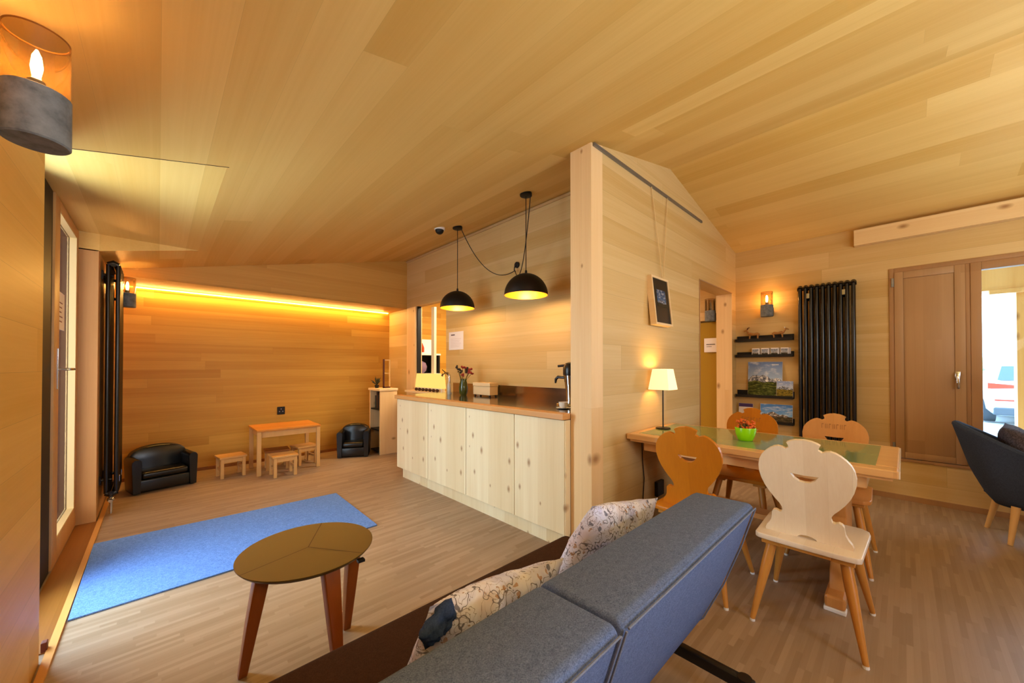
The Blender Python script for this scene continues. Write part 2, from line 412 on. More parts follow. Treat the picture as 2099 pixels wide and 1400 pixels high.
# partition with gable top and doorway
DX0, DX1, DZ = 4.25, 5.351, 2.297
m = MB()
G = lambda u, v, t: (u, t, v)
m.prism([(2.36, 0), (DX0, 0), (DX0, zc(DX0)+.01), (RX, RZ+.01), (2.36, zc(2.36)+.01)], G, YP0, YP1)
m.prism([(DX0, DZ), (DX1, DZ), (DX1, zc(DX1)+.01), (DX0, zc(DX0)+.01)], G, YP0, YP1)
m.prism([(DX1, 0), (XR, 0), (XR, zc(XR)+.01), (DX1, zc(DX1)+.01)], G, YP0, YP1)
struct(m.build('wall_partition', M['wall_x']))
m = MB(); m.prism([(2.2145, 0), (2.36, 0), (2.36, zc(2.36)), (2.2145, zc(2.2145))], lambda u, v, t: (u, t, v), YP0-.001, YP1+.001)
struct(m.build('trim_2', M['spruce_v']))
m = MB(); m.box(DX1-.012, DX1+.001, YP0-.002, YP1+.002, 0, DZ); struct(m.build('trim_8', M['spruce_v']))
m = MB(); m.box(DX0-.012, DX0, YP0-.006, YP0, 0, DZ+.012); m.box(DX0, DX1, YP0-.006, YP0, DZ, DZ+.012)
struct(m.build('trim_9', M['framewood']))
# right wall with the window
WY0, WY1, WZ0, WZ1 = -2.0, .098, .395, 2.37
m = MB()
m.box(XR, XR+.25, WY1, YB, 0, 2.90); m.box(XR, XR+.25, WY0, WY1, 0, WZ0); m.box(XR, XR+.25, WY0, WY1, WZ1, 2.90); m.box(XR, XR+.25, YN, WY0, 0, 2.90)
struct(m.build('wall_right', M['wall_y']))
m = MB(); m.box(5.43, XR-.002, YN, .358, 2.660, 2.825); struct(m.build('trim_3', M['spruce_y']))
m = MB(); m.box(XR-.014, XR-.001, YN, YP0, 0, .05); struct(m.build('baseboard_right', M['framewood']))
m = MB(); m.box(XL, 2.45, YB-.014, YB-.001, 0, .04); struct(m.build('baseboard_back', M['ledge']))
# wall behind the camera with two wide window openings
m = MB()
m.box(-.62, XR+.25, YN-.2, YN, 0, .5); m.box(-.62, XR+.25, YN-.2, YN, 2.2, 3.4)
for a, b in ((-.62, .5), (1.5, XR+.25)): m.box(a, b, YN-.2, YN, .5, 2.2)
struct(m.build('wall_front', M['wall_x']))

# ---- left glazed door in its recess
d = thing('door_1', None, None, (-.5, 4.32, 0)); struct(d)
m = MB()
y0, y1, zt = 3.87, 4.86, 2.515
m.box(-.556, -.5, y0, 4.04, .01, zt); m.box(-.556, -.5, 4.785, y1, .01, zt)
m.box(-.556, -.5, 4.04, 4.785, .01, .17); m.box(-.556, -.5, 4.04, 4.785, 2.44, zt)
m.build('door_leaf', M['doorwood'], d, bevel=.003)
m = MB()
for a in ((4.777, 4.785, .17, 2.44), (4.04, 4.048, .17, 2.44)): m.box(-.555, -.503, a[0], a[1], a[2], a[3])
m.box(-.555, -.503, 4.048, 4.777, .17, .178); m.box(-.555, -.503, 4.048, 4.777, 2.432, 2.44)
m.build('daylit_reveal', plain('daylit_cream', '#e8d9a8', .5), d)  # cream colour stands in for daylight on the frame's inner edge
m = MB(); m.box(-.548, -.542, 4.048, 4.777, .178, 2.432); m.build('glass_pane', M['pane_dull'], d)
m = MB(); m.box(-.500, -.494, 3.975, 4.005, 1.20, 1.48, .002); hp = m.build('lock_plate', M['chrome'], d)
m = MB(); m.rod((-.494, 3.99, 1.337), (-.445, 3.99, 1.337), .009); m.tube([(-.447, 3.985, 1.337), (-.440, 4.02, 1.337), (-.440, 4.115, 1.337)], .009)
m.build('door_handle', M['chrome'], d, smooth=True)
m = MB(); m.box(-.58, -.512, 3.52, 3.87, 0, zt); m.build('door_seal', M['matt_black'], d)
w = thing('window_3', None, None, (-.55, 3.3, 0)); struct(w)
m = MB(); m.box(-.61, -.55, 2.80, 2.9, 0, zt); m.box(-.61, -.55, 3.46, 3.52, 0, zt); m.box(-.61, -.55, 2.9, 3.46, 0, .16); m.box(-.61, -.55, 2.9, 3.46, 2.44, zt)
m.build('window_frame', M['doorwood'], w)
m = MB(); m.box(-.585, -.58, 2.9, 3.46, .16, 2.44); m.build('glass_pane', M['pane'], w)
m = MB(); m.box(-1.15, -.5575, 4.80, 4.858, 0, 2.515); m.box(-1.15, -.63, 4.858, 5.6, 0, 2.9); struct(m.build('wall_outside', plain('outer_cladding', '#4a342c', .8)))

# ---- right window: solid ventilation leaf + glazed sash
w = thing('window_1', None, None, (XR, -.5, 0)); struct(w)
m = MB()
fx0, fx1 = XR-.012, XR+.08
m.box(fx0, fx1, .06, WY1, WZ0, WZ1); m.box(fx0, fx1, WY0, .06, WZ1-.045, WZ1); m.box(fx0, fx1, WY0, .06, WZ0, WZ0+.03); m.box(fx0, fx1, -.437, -.407, WZ0+.03, WZ1-.045)
m.build('window_frame', M['framewood'], w, bevel=.003)
m = MB()
m.box(XR-.02, XR+.06, -.407, -.34, .43, 2.325); m.box(XR-.02, XR+.06, -.005, .06, .43, 2.325); m.box(XR-.02, XR+.06, -.34, -.005, .43, .49); m.box(XR-.02, XR+.06, -.34, -.005, 2.255, 2.325); m.box(XR-.012, XR+.06, -.34, -.005, .49, 2.255)
lf = m.build('window_leaf', M['leafwood'], w, bevel=.003)
m = MB()
m.box(XR-.02, XR+.06, -.503, -.437, .43, 2.325); m.box(XR-.02, XR+.06, WY0+.05, WY0+.12, .43, 2.325); m.box(XR-.02, XR+.06, WY0+.1, -.503, .43, .50); m.box(XR-.02, XR+.06, WY0+.1, -.503, 2.255, 2.325)
m.build('window_sash', M['framewood'], w, bevel=.003)
m = MB(); m.box(XR+.02, XR+.026, WY0+.12, -.503, .50, 2.255); m.build('glass_pane', M['pane'], w)
m = MB(); m.box(XR-.028, XR-.02, -.372, -.338, 1.23, 1.31, .003); m.rod((XR-.02, -.355, 1.29), (XR-.055, -.355, 1.29), .009); m.box(XR-.065, XR-.048, -.366, -.344, 1.15, 1.30, .005)
m.build('window_handle', M['chrome'], w, smooth=True)
m = MB(); m.box(XR-.024, XR-.006, .062, .082, 2.18, 2.27, .003); m.build('hinge', M['alu'], w)
m = MB(); m.box(XR-.024, XR-.006, .062, .082, .5, .58, .003); m.build('hinge', M['alu'], w)

# ---- opening beside the bar: dark frame, white mullion, pane
w = thing('window_2', None, None, (BX, 4.95, OZ0)); struct(w)
m = MB(); m.box(BX+.02, BX+.08, OY1-.03, OY1, OZ0, OZ1); m.build('window_frame', M['matt_black'], w)
m = MB(); m.box(BX+.03, BX+.07, 4.90, 4.98, OZ0, OZ1-.06); m.build('mullion', plain('cream_mullion', '#ddd3b8', .5), w)
m = MB(); m.box(BX+.045, BX+.05, OY0, OY1-.03, OZ0, OZ1); m.build('glass_pane', M['pane_clear'], w)

# ---- glazed door beyond the doorway
d = thing('door_2', None, None, (XR-.05, 2.3, 0)); struct(d)
m = MB(); m.box(XR-.09, XR-.01, 1.85, 2.75, 1.985, 2.10); m.box(XR-.09, XR-.01, 2.68, 2.75, 0, 1.965); m.box(XR-.09, XR-.01, 1.80, 2.68, 0, .10)
m.build('door_frame', M['spruce_y'], d, bevel=.003)
m = MB(); m.box(XR-.055, XR-.048, 1.655, 2.68, .10, 1.965); m.build('glass_pane', M['olive'], d)
m = MB(); m.box(XR-.066, XR-.058, 1.66, 1.72, 1.2, 1.9); m.build('frosted_strip', M['frost'], d)

# ------------------------------------------------------------------ rails, lamps, cables
m = MB(); m.box(2.235, 4.30, YP0-.016, YP0-.001, 2.930, 2.952); tag(m.build('picture_rail', M['alu']), 'grey metal picture rail high on the partition wall', 'rail')
m = MB(); m.box(BX-.018, BX-.001, YP1+.01, YF, 3.085, 3.112); tag(m.build('picture_rail', plain('pale_rail', '#c8a878', .5)), 'pale picture rail along the ceiling behind the pendant lamps', 'rail')

def wall_lamp(x, y, nx, ny, lit, label, mount):
    """concrete and glass wall lamp; (nx,ny) points from the wall into the room"""
    z0, zs, z1, r = 1.97, 2.112, 2.27, .065
    t = thing('wall_lamp', label, 'lamp', (x, y, z0), group=None)
    m = MB(); m.lathe([(r-.004, z0), (r, z0+.004), (r, zs-.003), (r-.003, zs), (r-.02, zs), (r-.02, zs-.01)], x, y, 0, 40); m.build('lamp_base', M['concrete'], t, smooth=True, angle=30)
    m = MB(); m.lathe([(r-.003, zs), (r-.003, z1)], x, y, 0, 40, False, False); m.build('glass_shade', M['smoke'], t, smooth=True)
    m = MB(); m.lathe([(r-.003, 0), (r-.003, .003), (r-.006, .003), (r-.006, 0)], x, y, z1-.002, 40, False, False); m.build('glass_rim', plain('amber_rim', '#9a6a30', .2), t, smooth=True)
    m = MB(); m.lathe([(.017, zs-.01), (.017, zs+.03), (.012, zs+.035)], x, y, 0, 20); m.build('bulb_socket', M['matt_black'], t, smooth=True)
    m = MB(); m.lathe([(.006, zs+.035), (.009, zs+.05), (.012, zs+.07), (.009, zs+.10), (.002, zs+.118)], x, y, 0, 16); m.build('bulb', M['bulb'] if lit else M['bulb_dim'], t, smooth=True)
    px, py = x-nx*(r-.01), y-ny*(r-.01); wx, wy = x-nx*mount, y-ny*mount
    m = MB(); m.rod((px, py, z0+.07), (wx+nx*.012, wy+ny*.012, z0+.07), .014)
    if nx: m.box(wx, wx+nx*.012, wy-.045, wy+.045, z0+.02, z0+.12, .002)
    else: m.box(wx-.045, wx+.045, wy, wy+ny*.012, z0+.02, z0+.12, .002)
    m.build('wall_mount', M['matt_black'], t, smooth=True)
    return t
wall_lamp(-.25, 1.65, 1, 0, 7, 'large near wall lamp of grey concrete and amber glass at upper left', .135)
wall_lamp(-.235, 5.50, 1, 0, 5, 'small wall lamp behind the tall black radiator by the lit recess', .15)
wall_lamp(5.39, 1.145, -1, 0, 7, 'lit concrete and glass wall lamp above the black picture ledges', .125)
wall_lamp(5.39, 1.79, -1, 0, 0, 'unlit dark wall lamp seen through the doorway', .125)

def pendant(x, y, rim, r, label):
    top = zc(x)
    t = thing('pendant_lamp', label, 'lamp', (x, y, rim), group='black dome pendants over the bar')
    m = MB(); m.lathe([(.001, 0), (.055, 0), (.058, -.006), (.058, -.028), (.05, -.032), (.001, -.032)], x, y, top+.004, 28, False, False); m.build('ceiling_rose', M['pend_out'], t, smooth=True, angle=30)
    m = MB(); m.rod((x, y, top-.03), (x, y, rim+r+.02), .004, n=8); m.build('cord', M['cable'], t)
    prof = [(r*math.cos(a), r*math.sin(a)) for a in [PI/2*k/14 for k in range(15)]]
    m = MB(); m.lathe(prof[:-1]+[(.012, r), (.010, r+.03), (.004, r+.03)], x, y, rim, 48, False, True); m.build('lamp_shade', M['pend_out'], t, smooth=True, angle=60)
    ri = r-.004
    m = MB(); m.lathe([(r, 0)]+[(ri*math.cos(a), ri*math.sin(a)) for a in [PI/2*k/14 for k in range(15)]][:-1]+[(.002, ri)], x, y, rim, 48, False, False); m.build('shade_lining', M['pend_in'], t, smooth=True, angle=60)
    m = MB(); m.sphere(x, y, rim+.09, .035); m.build('bulb', M['pend_bulb'], t, smooth=True)
    l = bpy.data.lights.new('pendant_glow', 'POINT'); l.energy = 14; l.color = (1, .62, .25); l.shadow_soft_size = .05
    lo = bpy.data.objects.new('pendant_glow', l); COL.objects.link(lo); lo.location = (x, y, rim+.03)
pendant(2.585, 3.665, 2.055, .205, 'left black dome pendant lamp, farther from the column')
pendant(2.553, 2.49, 2.04, .21, 'right black dome pendant lamp, nearer the wooden column')
# looping feed cable over its hook
t = thing('cable_hook', 'black round cable hook on the wall between the pendants', 'hook', (BX, 3.06, 2.53))
m = MB(); m.lathe([(.001, 0), (.035, .002), (.035, .02), (.001, .026)], 0, 0, 0, 20, False, False)
bmesh.ops.rotate(m.bm, cent=(0, 0, 0), matrix=Matrix.Rotation(-PI/2, 3, 'Y'), verts=m.bm.verts); bmesh.ops.translate(m.bm, vec=(BX-.001, 3.06, 2.53), verts=m.bm.verts)
m.build('hook_plate', M['matt_black'], t, smooth=True)
m = MB(); m.tube([(BX-.02, 3.06, 2.52), (BX-.05, 3.06, 2.50), (BX-.055, 3.06, 2.465), (BX-.035, 3.06, 2.445)], .006); m.build('hook_arm', M['matt_black'], t, smooth=True)
def sag(p, q, s, n=18):
    p, q = Vector(p), Vector(q)
    return [p.lerp(q, k/n) + Vector((0, 0, -s*4*(k/n)*(1-k/n))) for k in range(n+1)]
m = MB()
hook = (BX-.045, 3.06, 2.458)
pts = sag((2.59, 3.61, zc(2.585)-.02), hook, .24)[:-1] + sag(hook, (2.56, 2.435, zc(2.553)-.02), .32)
m.tube(pts, .0045, 8); tag(m.build('lamp_cable', M['cable']), 'black cable looping from one pendant over the hook to the other', 'cable')
t = thing('dome_camera', 'small black dome camera on white ring on the sloping ceiling', 'camera', (2.39, 3.753, zc(2.39)))
x, y = 2.39, 3.753; z = zc(x)
m = MB(); m.lathe([(.062, .012), (.062, -.016), (.055, -.022), (.04, -.022)], x, y, z, 28); m.build('camera_base', M['white_plastic'], t, smooth=True, angle=30)
m = MB(); m.lathe([(.05*math.cos(a), -.022-.05*math.sin(a)) for a in [PI/2*k/8 for k in range(9)]], x, y, z, 24, False, False); m.build('camera_dome', M['matt_black'], t, smooth=True)

# LED strip at the head of the back wall
m = MB(); m.box(XL+.05, BX-.03, YB-.026, YB-.001, 2.306, 2.318); tag(m.build('led_strip', M['led']), 'glowing warm light strip along the top of the recessed back wall', 'light')

# ------------------------------------------------------------------ radiators
def radiator(x_face, y0, y1, z0, z1, n, nx, label, colx):
    """tubular column radiator standing off a wall; n columns, two tubes deep"""
    t = thing('radiator', label, 'radiator', (x_face, (y0+y1)/2, z0))
    a, b = colx
    for nm, z in (('bottom_header', z0+.03), ('top_header', z1-.03)):
        m = MB()
        for k in range(n):
            y = y0+(y1-y0)*(k+.5)/n
            m.tube([(a-.004, y, z), ((a+b)/2, y, z+(.018 if z > 1 else -.018)), (b+.004, y, z)], [.02, .026, .02], 10)
        m.rod((( a+b)/2, y0, z), ((a+b)/2, y1, z), .020)
        m.build(nm, M['rad'], t, smooth=True)
    for k in range(n):
        y = y0+(y1-y0)*(k+.5)/n
        m = MB()
        for xx in (a, b): m.rod((xx, y, z0+.03), (xx, y, z1-.03), .0165, n=10)
        m.build('column', M['rad'], t, smooth=True)
    for yy in (y0+(y1-y0)*.2, y0+(y1-y0)*.8):
        for zz in (z1-.12, z0+.14):
            m = MB(); m.rod((x_face+nx*.004, yy, zz), ((a+b)/2, yy, zz), .014); m.box(x_face+.002 if nx > 0 else x_face-.012, x_face+.012 if nx > 0 else x_face-.002, yy-.025, yy+.025, zz-.04, zz+.04)
            m.build('wall_bracket', M['rad'], t)
            m = MB(); m.box(min(a, b)-.02 if nx < 0 else max(a, b)+.008, min(a, b)-.008 if nx < 0 else max(a, b)+.02, yy-.014, yy+.014, zz-.03, zz+.03, .004); m.build('bracket_clip', M['chrome'], t)
    m = MB(); m.rod(((a+b)/2, y0+.02, z0+.02), ((a+b)/2, y0+.02, .012), .012); m.sphere((a+b)/2, y0+.02, z0-.03, .026)
    m.rod(((a+b)/2, y0+.02, z0-.03), ((a+b)/2, y0-.05, z0-.03), .014)
    m.build('valve', M['chrome'], t, smooth=True)
radiator(XL, 5.0, 5.46, .17, 2.325, 10, 1, 'tall black column radiator beside the glazed door, seen end-on', (-.338, -.274))
radiator(XR, .34, .852, .20, 2.29, 10, -1, 'tall black column radiator on the window wall by the ledges', (5.415, 5.47))

# ------------------------------------------------------------------ bar
TY0, TY1, TX0, TX1, TZ = YP1+.004, 4.34, 2.125, BX-.002, 1.01
doors = [(3.72, 4.33), (3.05, 3.72), (2.50, 3.05), (1.66, 2.50)]
doors = [(1.705, 2.235), (2.235, 2.905), (2.905, 3.60), (3.60, 4.33)]
names = ['pale spruce bar cabinet next to the column', 'second pale bar cabinet from the column, with dark knots',
         'third pale bar cabinet from the column', 'pale bar cabinet at the free end of the bar']
for (a, b), lb in zip(doors, names):
    t = thing('base_cabinet', lb, 'cabinet', (2.45, (a+b)/2, .12), group=None)
    m = MB(); m.box(2.174, TX1-.01, a+.002, b-.002, .12, .962); m.build('cabinet_body', M['ledge'], t)
    if a < 2:
        m = MB(); m.box(2.156, 2.2135, a-.004, a+.0025, .12, .962); m.build('filler_strip', M['panel'], t)
    m = MB(); m.box(2.150, 2.172, a+.0035, b-.0035, .125, .960, .0015); m.build('cabinet_door', M['panel'], t)
m = MB(); m.box(2.195, TX1-.05, TY0+.01, TY1-.08, 0, .12); tag(m.build('plinth', M['panel']), 'pale plinth board along the floor under the bar', 'plinth')
t = thing('worktop', 'wooden edged bar worktop with shiny steel surface and splashback', 'worktop', (2.5, 3, .97))
m = MB(); m.box(TX0, 2.215, TY0, TY1+.01, .966, TZ, .003); m.build('worktop_edge', M['worktop'], t)
m = MB(); m.box(2.215, TX1, TY0, TY1+.01, .966, TZ); m.build('steel_top', M['steel'], t)
m = MB(); m.box(TX1-.008, TX1, TY0, TY1, TZ, 1.135); m.build('splashback', M['steel'], t)
# tap
t = thing('sink_tap', 'chrome swan neck tap rising from the bar', 'tap', (2.75, 4.07, TZ))
m = MB(); m.lathe([(.026, 0), (.026, .012), (.016, .02), (.015, .20)], 2.75, 4.07, TZ, 20); m.build('tap_body', M['chrome'], t, smooth=True)
m = MB(); m.tube([(2.75, 4.07, 1.20), (2.75, 4.075, 1.25), (2.745, 4.10, 1.275), (2.735, 4.16, 1.275), (2.73, 4.20, 1.262), (2.728, 4.215, 1.235)], [.013]*5+[.014], 12); m.build('tap_spout', M['chrome'], t, smooth=True)
m = MB(); m.rod((2.75, 4.07, 1.235), (2.72, 4.20, 1.32), .007, .005); m.build('tap_lever', M['black_metal'], t, smooth=True)
# soap bottle next to the tap
t = thing('soap_bottle', 'slim clear bottle with chrome pump beside the tap', 'bottle', (2.66, 3.95, TZ))
m = MB(); m.lathe([(.022, 0), (.024, .01), (.024, .12), (.012, .15), (.010, .165)], 2.66, 3.95, TZ, 20); m.build('bottle_body', plain('clear_bottle', '#b8b3a4', .1), t, smooth=True)
m = MB(); m.rod((2.66, 3.95, 1.175), (2.66, 3.95, 1.225), .006); m.rod((2.66, 3.95, 1.22), (2.635, 3.965, 1.22), .005); m.build('pump', M['chrome'], t, smooth=True)
# flower vase
vx, vy = 2.70, 3.70
t = thing('flower_vase', 'green glass vase of dried dark red flowers on the bar', 'vase', (vx, vy, TZ))
m = MB(); m.lathe([(.035, 0), (.05, .03), (.055, .09), (.045, .15), (.036, .18), (.042, .20)], vx, vy, TZ, 28, True, False); m.build('vase_body', M['vase'], t, smooth=True)
m = MB(); rr = random.Random(3); tips = []
for k in range(11):
    a = rr.uniform(0, 6.28); s = rr.uniform(.03, .14); h = rr.uniform(.24, .36)
    tip = (vx+s*math.cos(a), vy+s*math.sin(a)-.03, TZ+h); tips.append(tip)
    m.tube([(vx+.01*math.cos(a), vy+.01*math.sin(a), TZ+.02), (vx+.3*s*math.cos(a), vy+.3*s*math.sin(a), TZ+.18), tip], .0025, 5)
m.build('stems', M['stem'], t)
for k, tip in enumerate(tips):
    m = MB()
    for q in range(4): m.sphere(tip[0]+rr.uniform(-.014, .014), tip[1]+rr.uniform(-.014, .014), tip[2]+rr.uniform(-.012, .012), rr.uniform(.008, .015), u=8, v=6)
    m.build('flower', M['petal_p'] if k % 3 else M['matt_black'], t, smooth=True)
# wooden box
t = thing('wooden_box', 'pale wooden lidded box standing on the shiny bar top', 'box', (2.78, 3.378, TZ))
m = MB(); m.box(2.72, 2.84, 3.225, 3.53, TZ+.022, 1.13, .002); m.build('box_body', M['boxwood'], t)
m = MB(); m.box(2.716, 2.844, 3.221, 3.534, 1.132, 1.172, .003); m.build('box_lid', M['boxwood'], t)
for xx in (2.73, 2.815):
    for yy in (3.235, 3.505):
        m = MB(); m.box(xx, xx+.015, yy, yy+.015, TZ, TZ+.022); m.build('box_foot', M['matt_black'], t)
# lever coffee maker
kx, ky = 2.60, 1.99
t = thing('coffee_maker', 'chrome and black lever coffee maker beside the column', 'coffee maker', (kx, ky, TZ))
m = MB(); m.lathe([(.075, 0), (.08, .012), (.075, .025)], kx, ky, TZ, 28); m.box(kx-.09, kx+.06, ky-.03, ky+.09, TZ+.0, TZ+.03, .006); m.build('drip_tray', M['chrome'], t, smooth=True)
m = MB(); m.lathe([(.045, .025), (.044, .06), (.05, .17), (.066, .27)], kx, ky, TZ, 28); m.build('coffee_body', M['chrome'], t, smooth=True)
m = MB(); m.lathe([(.066, .27), (.07, .28), (.07, .34), (.05, .375), (.02, .385)], kx, ky, TZ, 28); m.rod((kx, ky+.03, TZ+.36), (kx-.03, ky+.12, TZ+.352), .012); m.build('coffee_head', M['black_metal'], t, smooth=True)
m = MB(); m.tube([(kx-.02, ky+.055, TZ+.25), (kx-.03, ky+.12, TZ+.255), (kx-.03, ky+.145, TZ+.235), (kx-.03, ky+.15, TZ+.20)], [.012, .014, .013, .008]); m.build('lever', M['black_metal'], t, smooth=True)
t = thing('coffee_cup', 'white cup on saucer at the foot of the coffee maker', 'cup', (2.42, 1.93, TZ))
m = MB(); m.lathe([(.03, 0), (.06, .008), (.062, .011), (.03, .005)], 2.42, 1.93, TZ, 24, True, True); m.build('saucer', M['white_plastic'], t, smooth=True)
m = MB(); m.lathe([(.02, .006), (.034, .02), (.04, .055), (.037, .055), (.03, .02), (.002, .012)], 2.42, 1.93, TZ, 24, True, False); m.build('cup_body', M['white_plastic'], t, smooth=True)
# notice, socket on bar wall
t = thing('notice_sheet', 'white printed notice sheet pinned to the wall above the bar', 'notice', (BX-.004, 4.28, 1.72))
m = MB(); m.box(BX-.004, BX-.001, 4.11, 4.455, 1.595, 1.845); m.build('sheet', M['paper'], t)
m = MB(); m.box(BX-.0052, BX-.004, 4.31, 4.40, 1.795, 1.812)
m.build('heading', plain('print_grey', '#6b6068', .8), t)
m = MB()
for k in range(6): m.box(BX-.0048, BX-.004, 4.16+.02*(k % 3), 4.41, 1.745-.022*k, 1.748-.022*k)
m.build('text_lines', plain('print_pale', '#c3b4b4', .8), t)
m = MB(); m.box(BX-.012, BX-.001, 4.0, 4.06, 1.27, 1.355, .003); tag(m.build('wall_switch', M['matt_black']), 'small black switch plate on the wall behind the vase', 'switch')
# lit box lamp on the sill with dark decoration
ly0, ly1 = 4.56, 5.34
t = thing('box_lamp', 'glowing cream fabric box lamp in the opening left of the bar', 'lamp', (BX+.01, 4.95, OZ0))
m = MB()
m.rings([[(BX-.045, ly0, 1.04), (BX+.02, ly0, 1.04), (BX+.02, ly1, 1.04), (BX-.045, ly1, 1.04)], [(BX-.035, ly0+.03, 1.255), (BX+.015, ly0+.03, 1.255), (BX+.015, ly1-.03, 1.255), (BX-.035, ly1-.03, 1.255)]])
m.build('lamp_shade', M['lampbox'], t)
m = MB(); m.box(BX-.035, BX+.015, ly0+.02, ly1-.02, OZ0, 1.04); m.build('lamp_foot', M['white_plastic'], t)
m = MB(); m.box(BX-.14, BX+.0, OY0-.03, OY1+.1, OZ0-.03, OZ0); tag(m.build('window_sill', M['boxwood']), 'pale sill board below the opening left of the bar', 'sill')
rr = random.Random(5)
for k in range(7):
    m = MB(); y = 4.62+.1*k; m.sphere(BX-.09, y, OZ0+.024, .025, 1, 1.25, .95, 10, 8); tag(m.build('pine_cone', plain('pebble_brown', '#4a2c14', .8) if k == 0 else bpy.data.materials['pebble_brown'], smooth=True), 'small dark brown cone in the row before the box lamp', 'decoration', 'dark cones in front of the box lamp')

# ------------------------------------------------------------------ room beyond the opening (seen through it)
t = thing('shelf_unit', 'white and black shelf unit in the room beyond the opening', 'shelf', (3.45, 6.05, 0))
m = MB(); m.box(3.14, 3.17, 5.88, 6.28, 0, 1.57); m.box(3.73, 3.76, 5.88, 6.28, 0, 1.57); m.box(3.17, 3.73, 6.25, 6.28, 0, 1.57); m.build('shelf_side', M['matt_black'], t)
for z in (.85, 1.21, 1.57):
    m = MB(); m.box(3.13, 3.77, 5.87, 6.28, z, z+.03); m.build('shelf_board', M['white_plastic'], t)
m = MB(); m.lathe([(.05, 0), (.10, .05), (.115, .12), (.09, .19), (.03, .22)], 3.44, 6.02, 1.241, 20); tag(m.build('round_basket', plain('purple_grey', '#8a7088', .8), smooth=True), 'round purple grey basket on the dark shelf beyond the opening', 'basket')
m = MB(); m.tube([(3.33, 5.95, 1.622), (3.33, 5.95, 1.70), (3.36, 5.95, 1.77), (3.42, 5.95, 1.77), (3.45, 5.95, 1.70), (3.45, 5.95, 1.622)], .022); tag(m.build('red_handled_bag', plain('red_orange', '#c8481c', .6), smooth=True), 'red orange handled object on top shelf beyond the opening', 'bag')
m = MB(); m.box(3.46, 3.70, 6.02, 6.04, 1.601, 1.86); tag(m.build('paper_board', M['paper']), 'white board standing on the shelf beyond the opening', 'board')
l = bpy.data.lights.new('back_room_fill', 'AREA'); l.energy = 150; l.size = .8; l.color = (1, .86, .68)  # unseen fill lamp added to brighten the room beyond the opening
lo = bpy.data.objects.new('back_room_fill', l); COL.objects.link(lo); lo.location = (3.9, 4.3, 2.9)

# ------------------------------------------------------------------ bookcase and what stands on it
t = thing('bookcase', 'low pale knotty bookcase with black inside, beyond the bar end', 'bookcase', (2.63, 5.75, 0))
m = MB(); m.box(2.48, 2.757, 5.55, 5.58, 0, .985, .002); m.box(2.48, 2.757, 5.92, 5.95, 0, .985, .002); m.build('side_panel', M['spruce_v'], t)
m = MB(); m.box(2.46, 2.765, 5.535, 5.96, .985, 1.02, .003); m.build('top_board', M['spruce_y'], t)
m = MB(); m.box(2.735, 2.755, 5.58, 5.92, .02, .985); m.build('back_panel', M['matt_black'], t)
for z in (.03, .36, .68):
    m = MB(); m.box(2.49, 2.735, 5.58, 5.92, z, z+.02); m.build('shelf_board', M['matt_black'], t)
rr = random.Random(9)
for k in range(5):
    y = 5.60+.055*k; h = rr.uniform(.2, .27)
    m = MB(); m.box(2.53, 2.71, y, y+.04, .70, .70+h, .002)
    tag(m.build('book', plain('book_%d' % k, ['#20211f', '#39424a', '#1c1a20', '#503a2c', '#2c3330'][k], .6)), 'dark spined book on the upper bookcase shelf', 'book', 'books in the low bookcase')
t = thing('dark_frame', 'tall thin dark red open frame standing on the bookcase', 'frame', (2.66, 5.72, 1.02))
m = MB(); m.box(2.60, 2.622, 5.71, 5.73, 1.02, 1.48); m.box(2.60, 2.72, 5.71, 5.73, 1.02, 1.04); m.build('frame_post', M['darkred'], t)
m = MB(); m.box(2.622, 2.72, 5.715, 5.725, 1.46, 1.475); m.box(2.70, 2.72, 5.715, 5.725, 1.04, 1.46); m.box(2.622, 2.70, 5.715, 5.725, 1.25, 1.262); m.build('frame_bars', M['leg_light'], t)
t = thing('small_plant', 'small dark leafy plant in a pot at the bookcase edge', 'plant', (2.535, 5.80, 1.02))
m = MB(); m.lathe([(.025, 0), (.035, .05), (.032, .05), (.02, .045)], 2.535, 5.80, 1.02, 16); m.build('plant_pot', M['black_metal'], t, smooth=True)
m = MB(); rr = random.Random(2)
for k in range(16):
    a = rr.uniform(0, 6.28); e = rr.uniform(.3, 1.4); L = rr.uniform(.08, .15)
    p = Vector((2.535, 5.80, 1.065)); q = p+Vector((math.cos(a)*math.cos(e), math.sin(a)*math.cos(e), math.sin(e)))*L
    m.tube([p, p.lerp(q, .6)+Vector((0, 0, .01)), q], [.002, .009, .001], 5)
m.build('leaves', plain('dark_leaves', '#3a3a1c', .7), t)

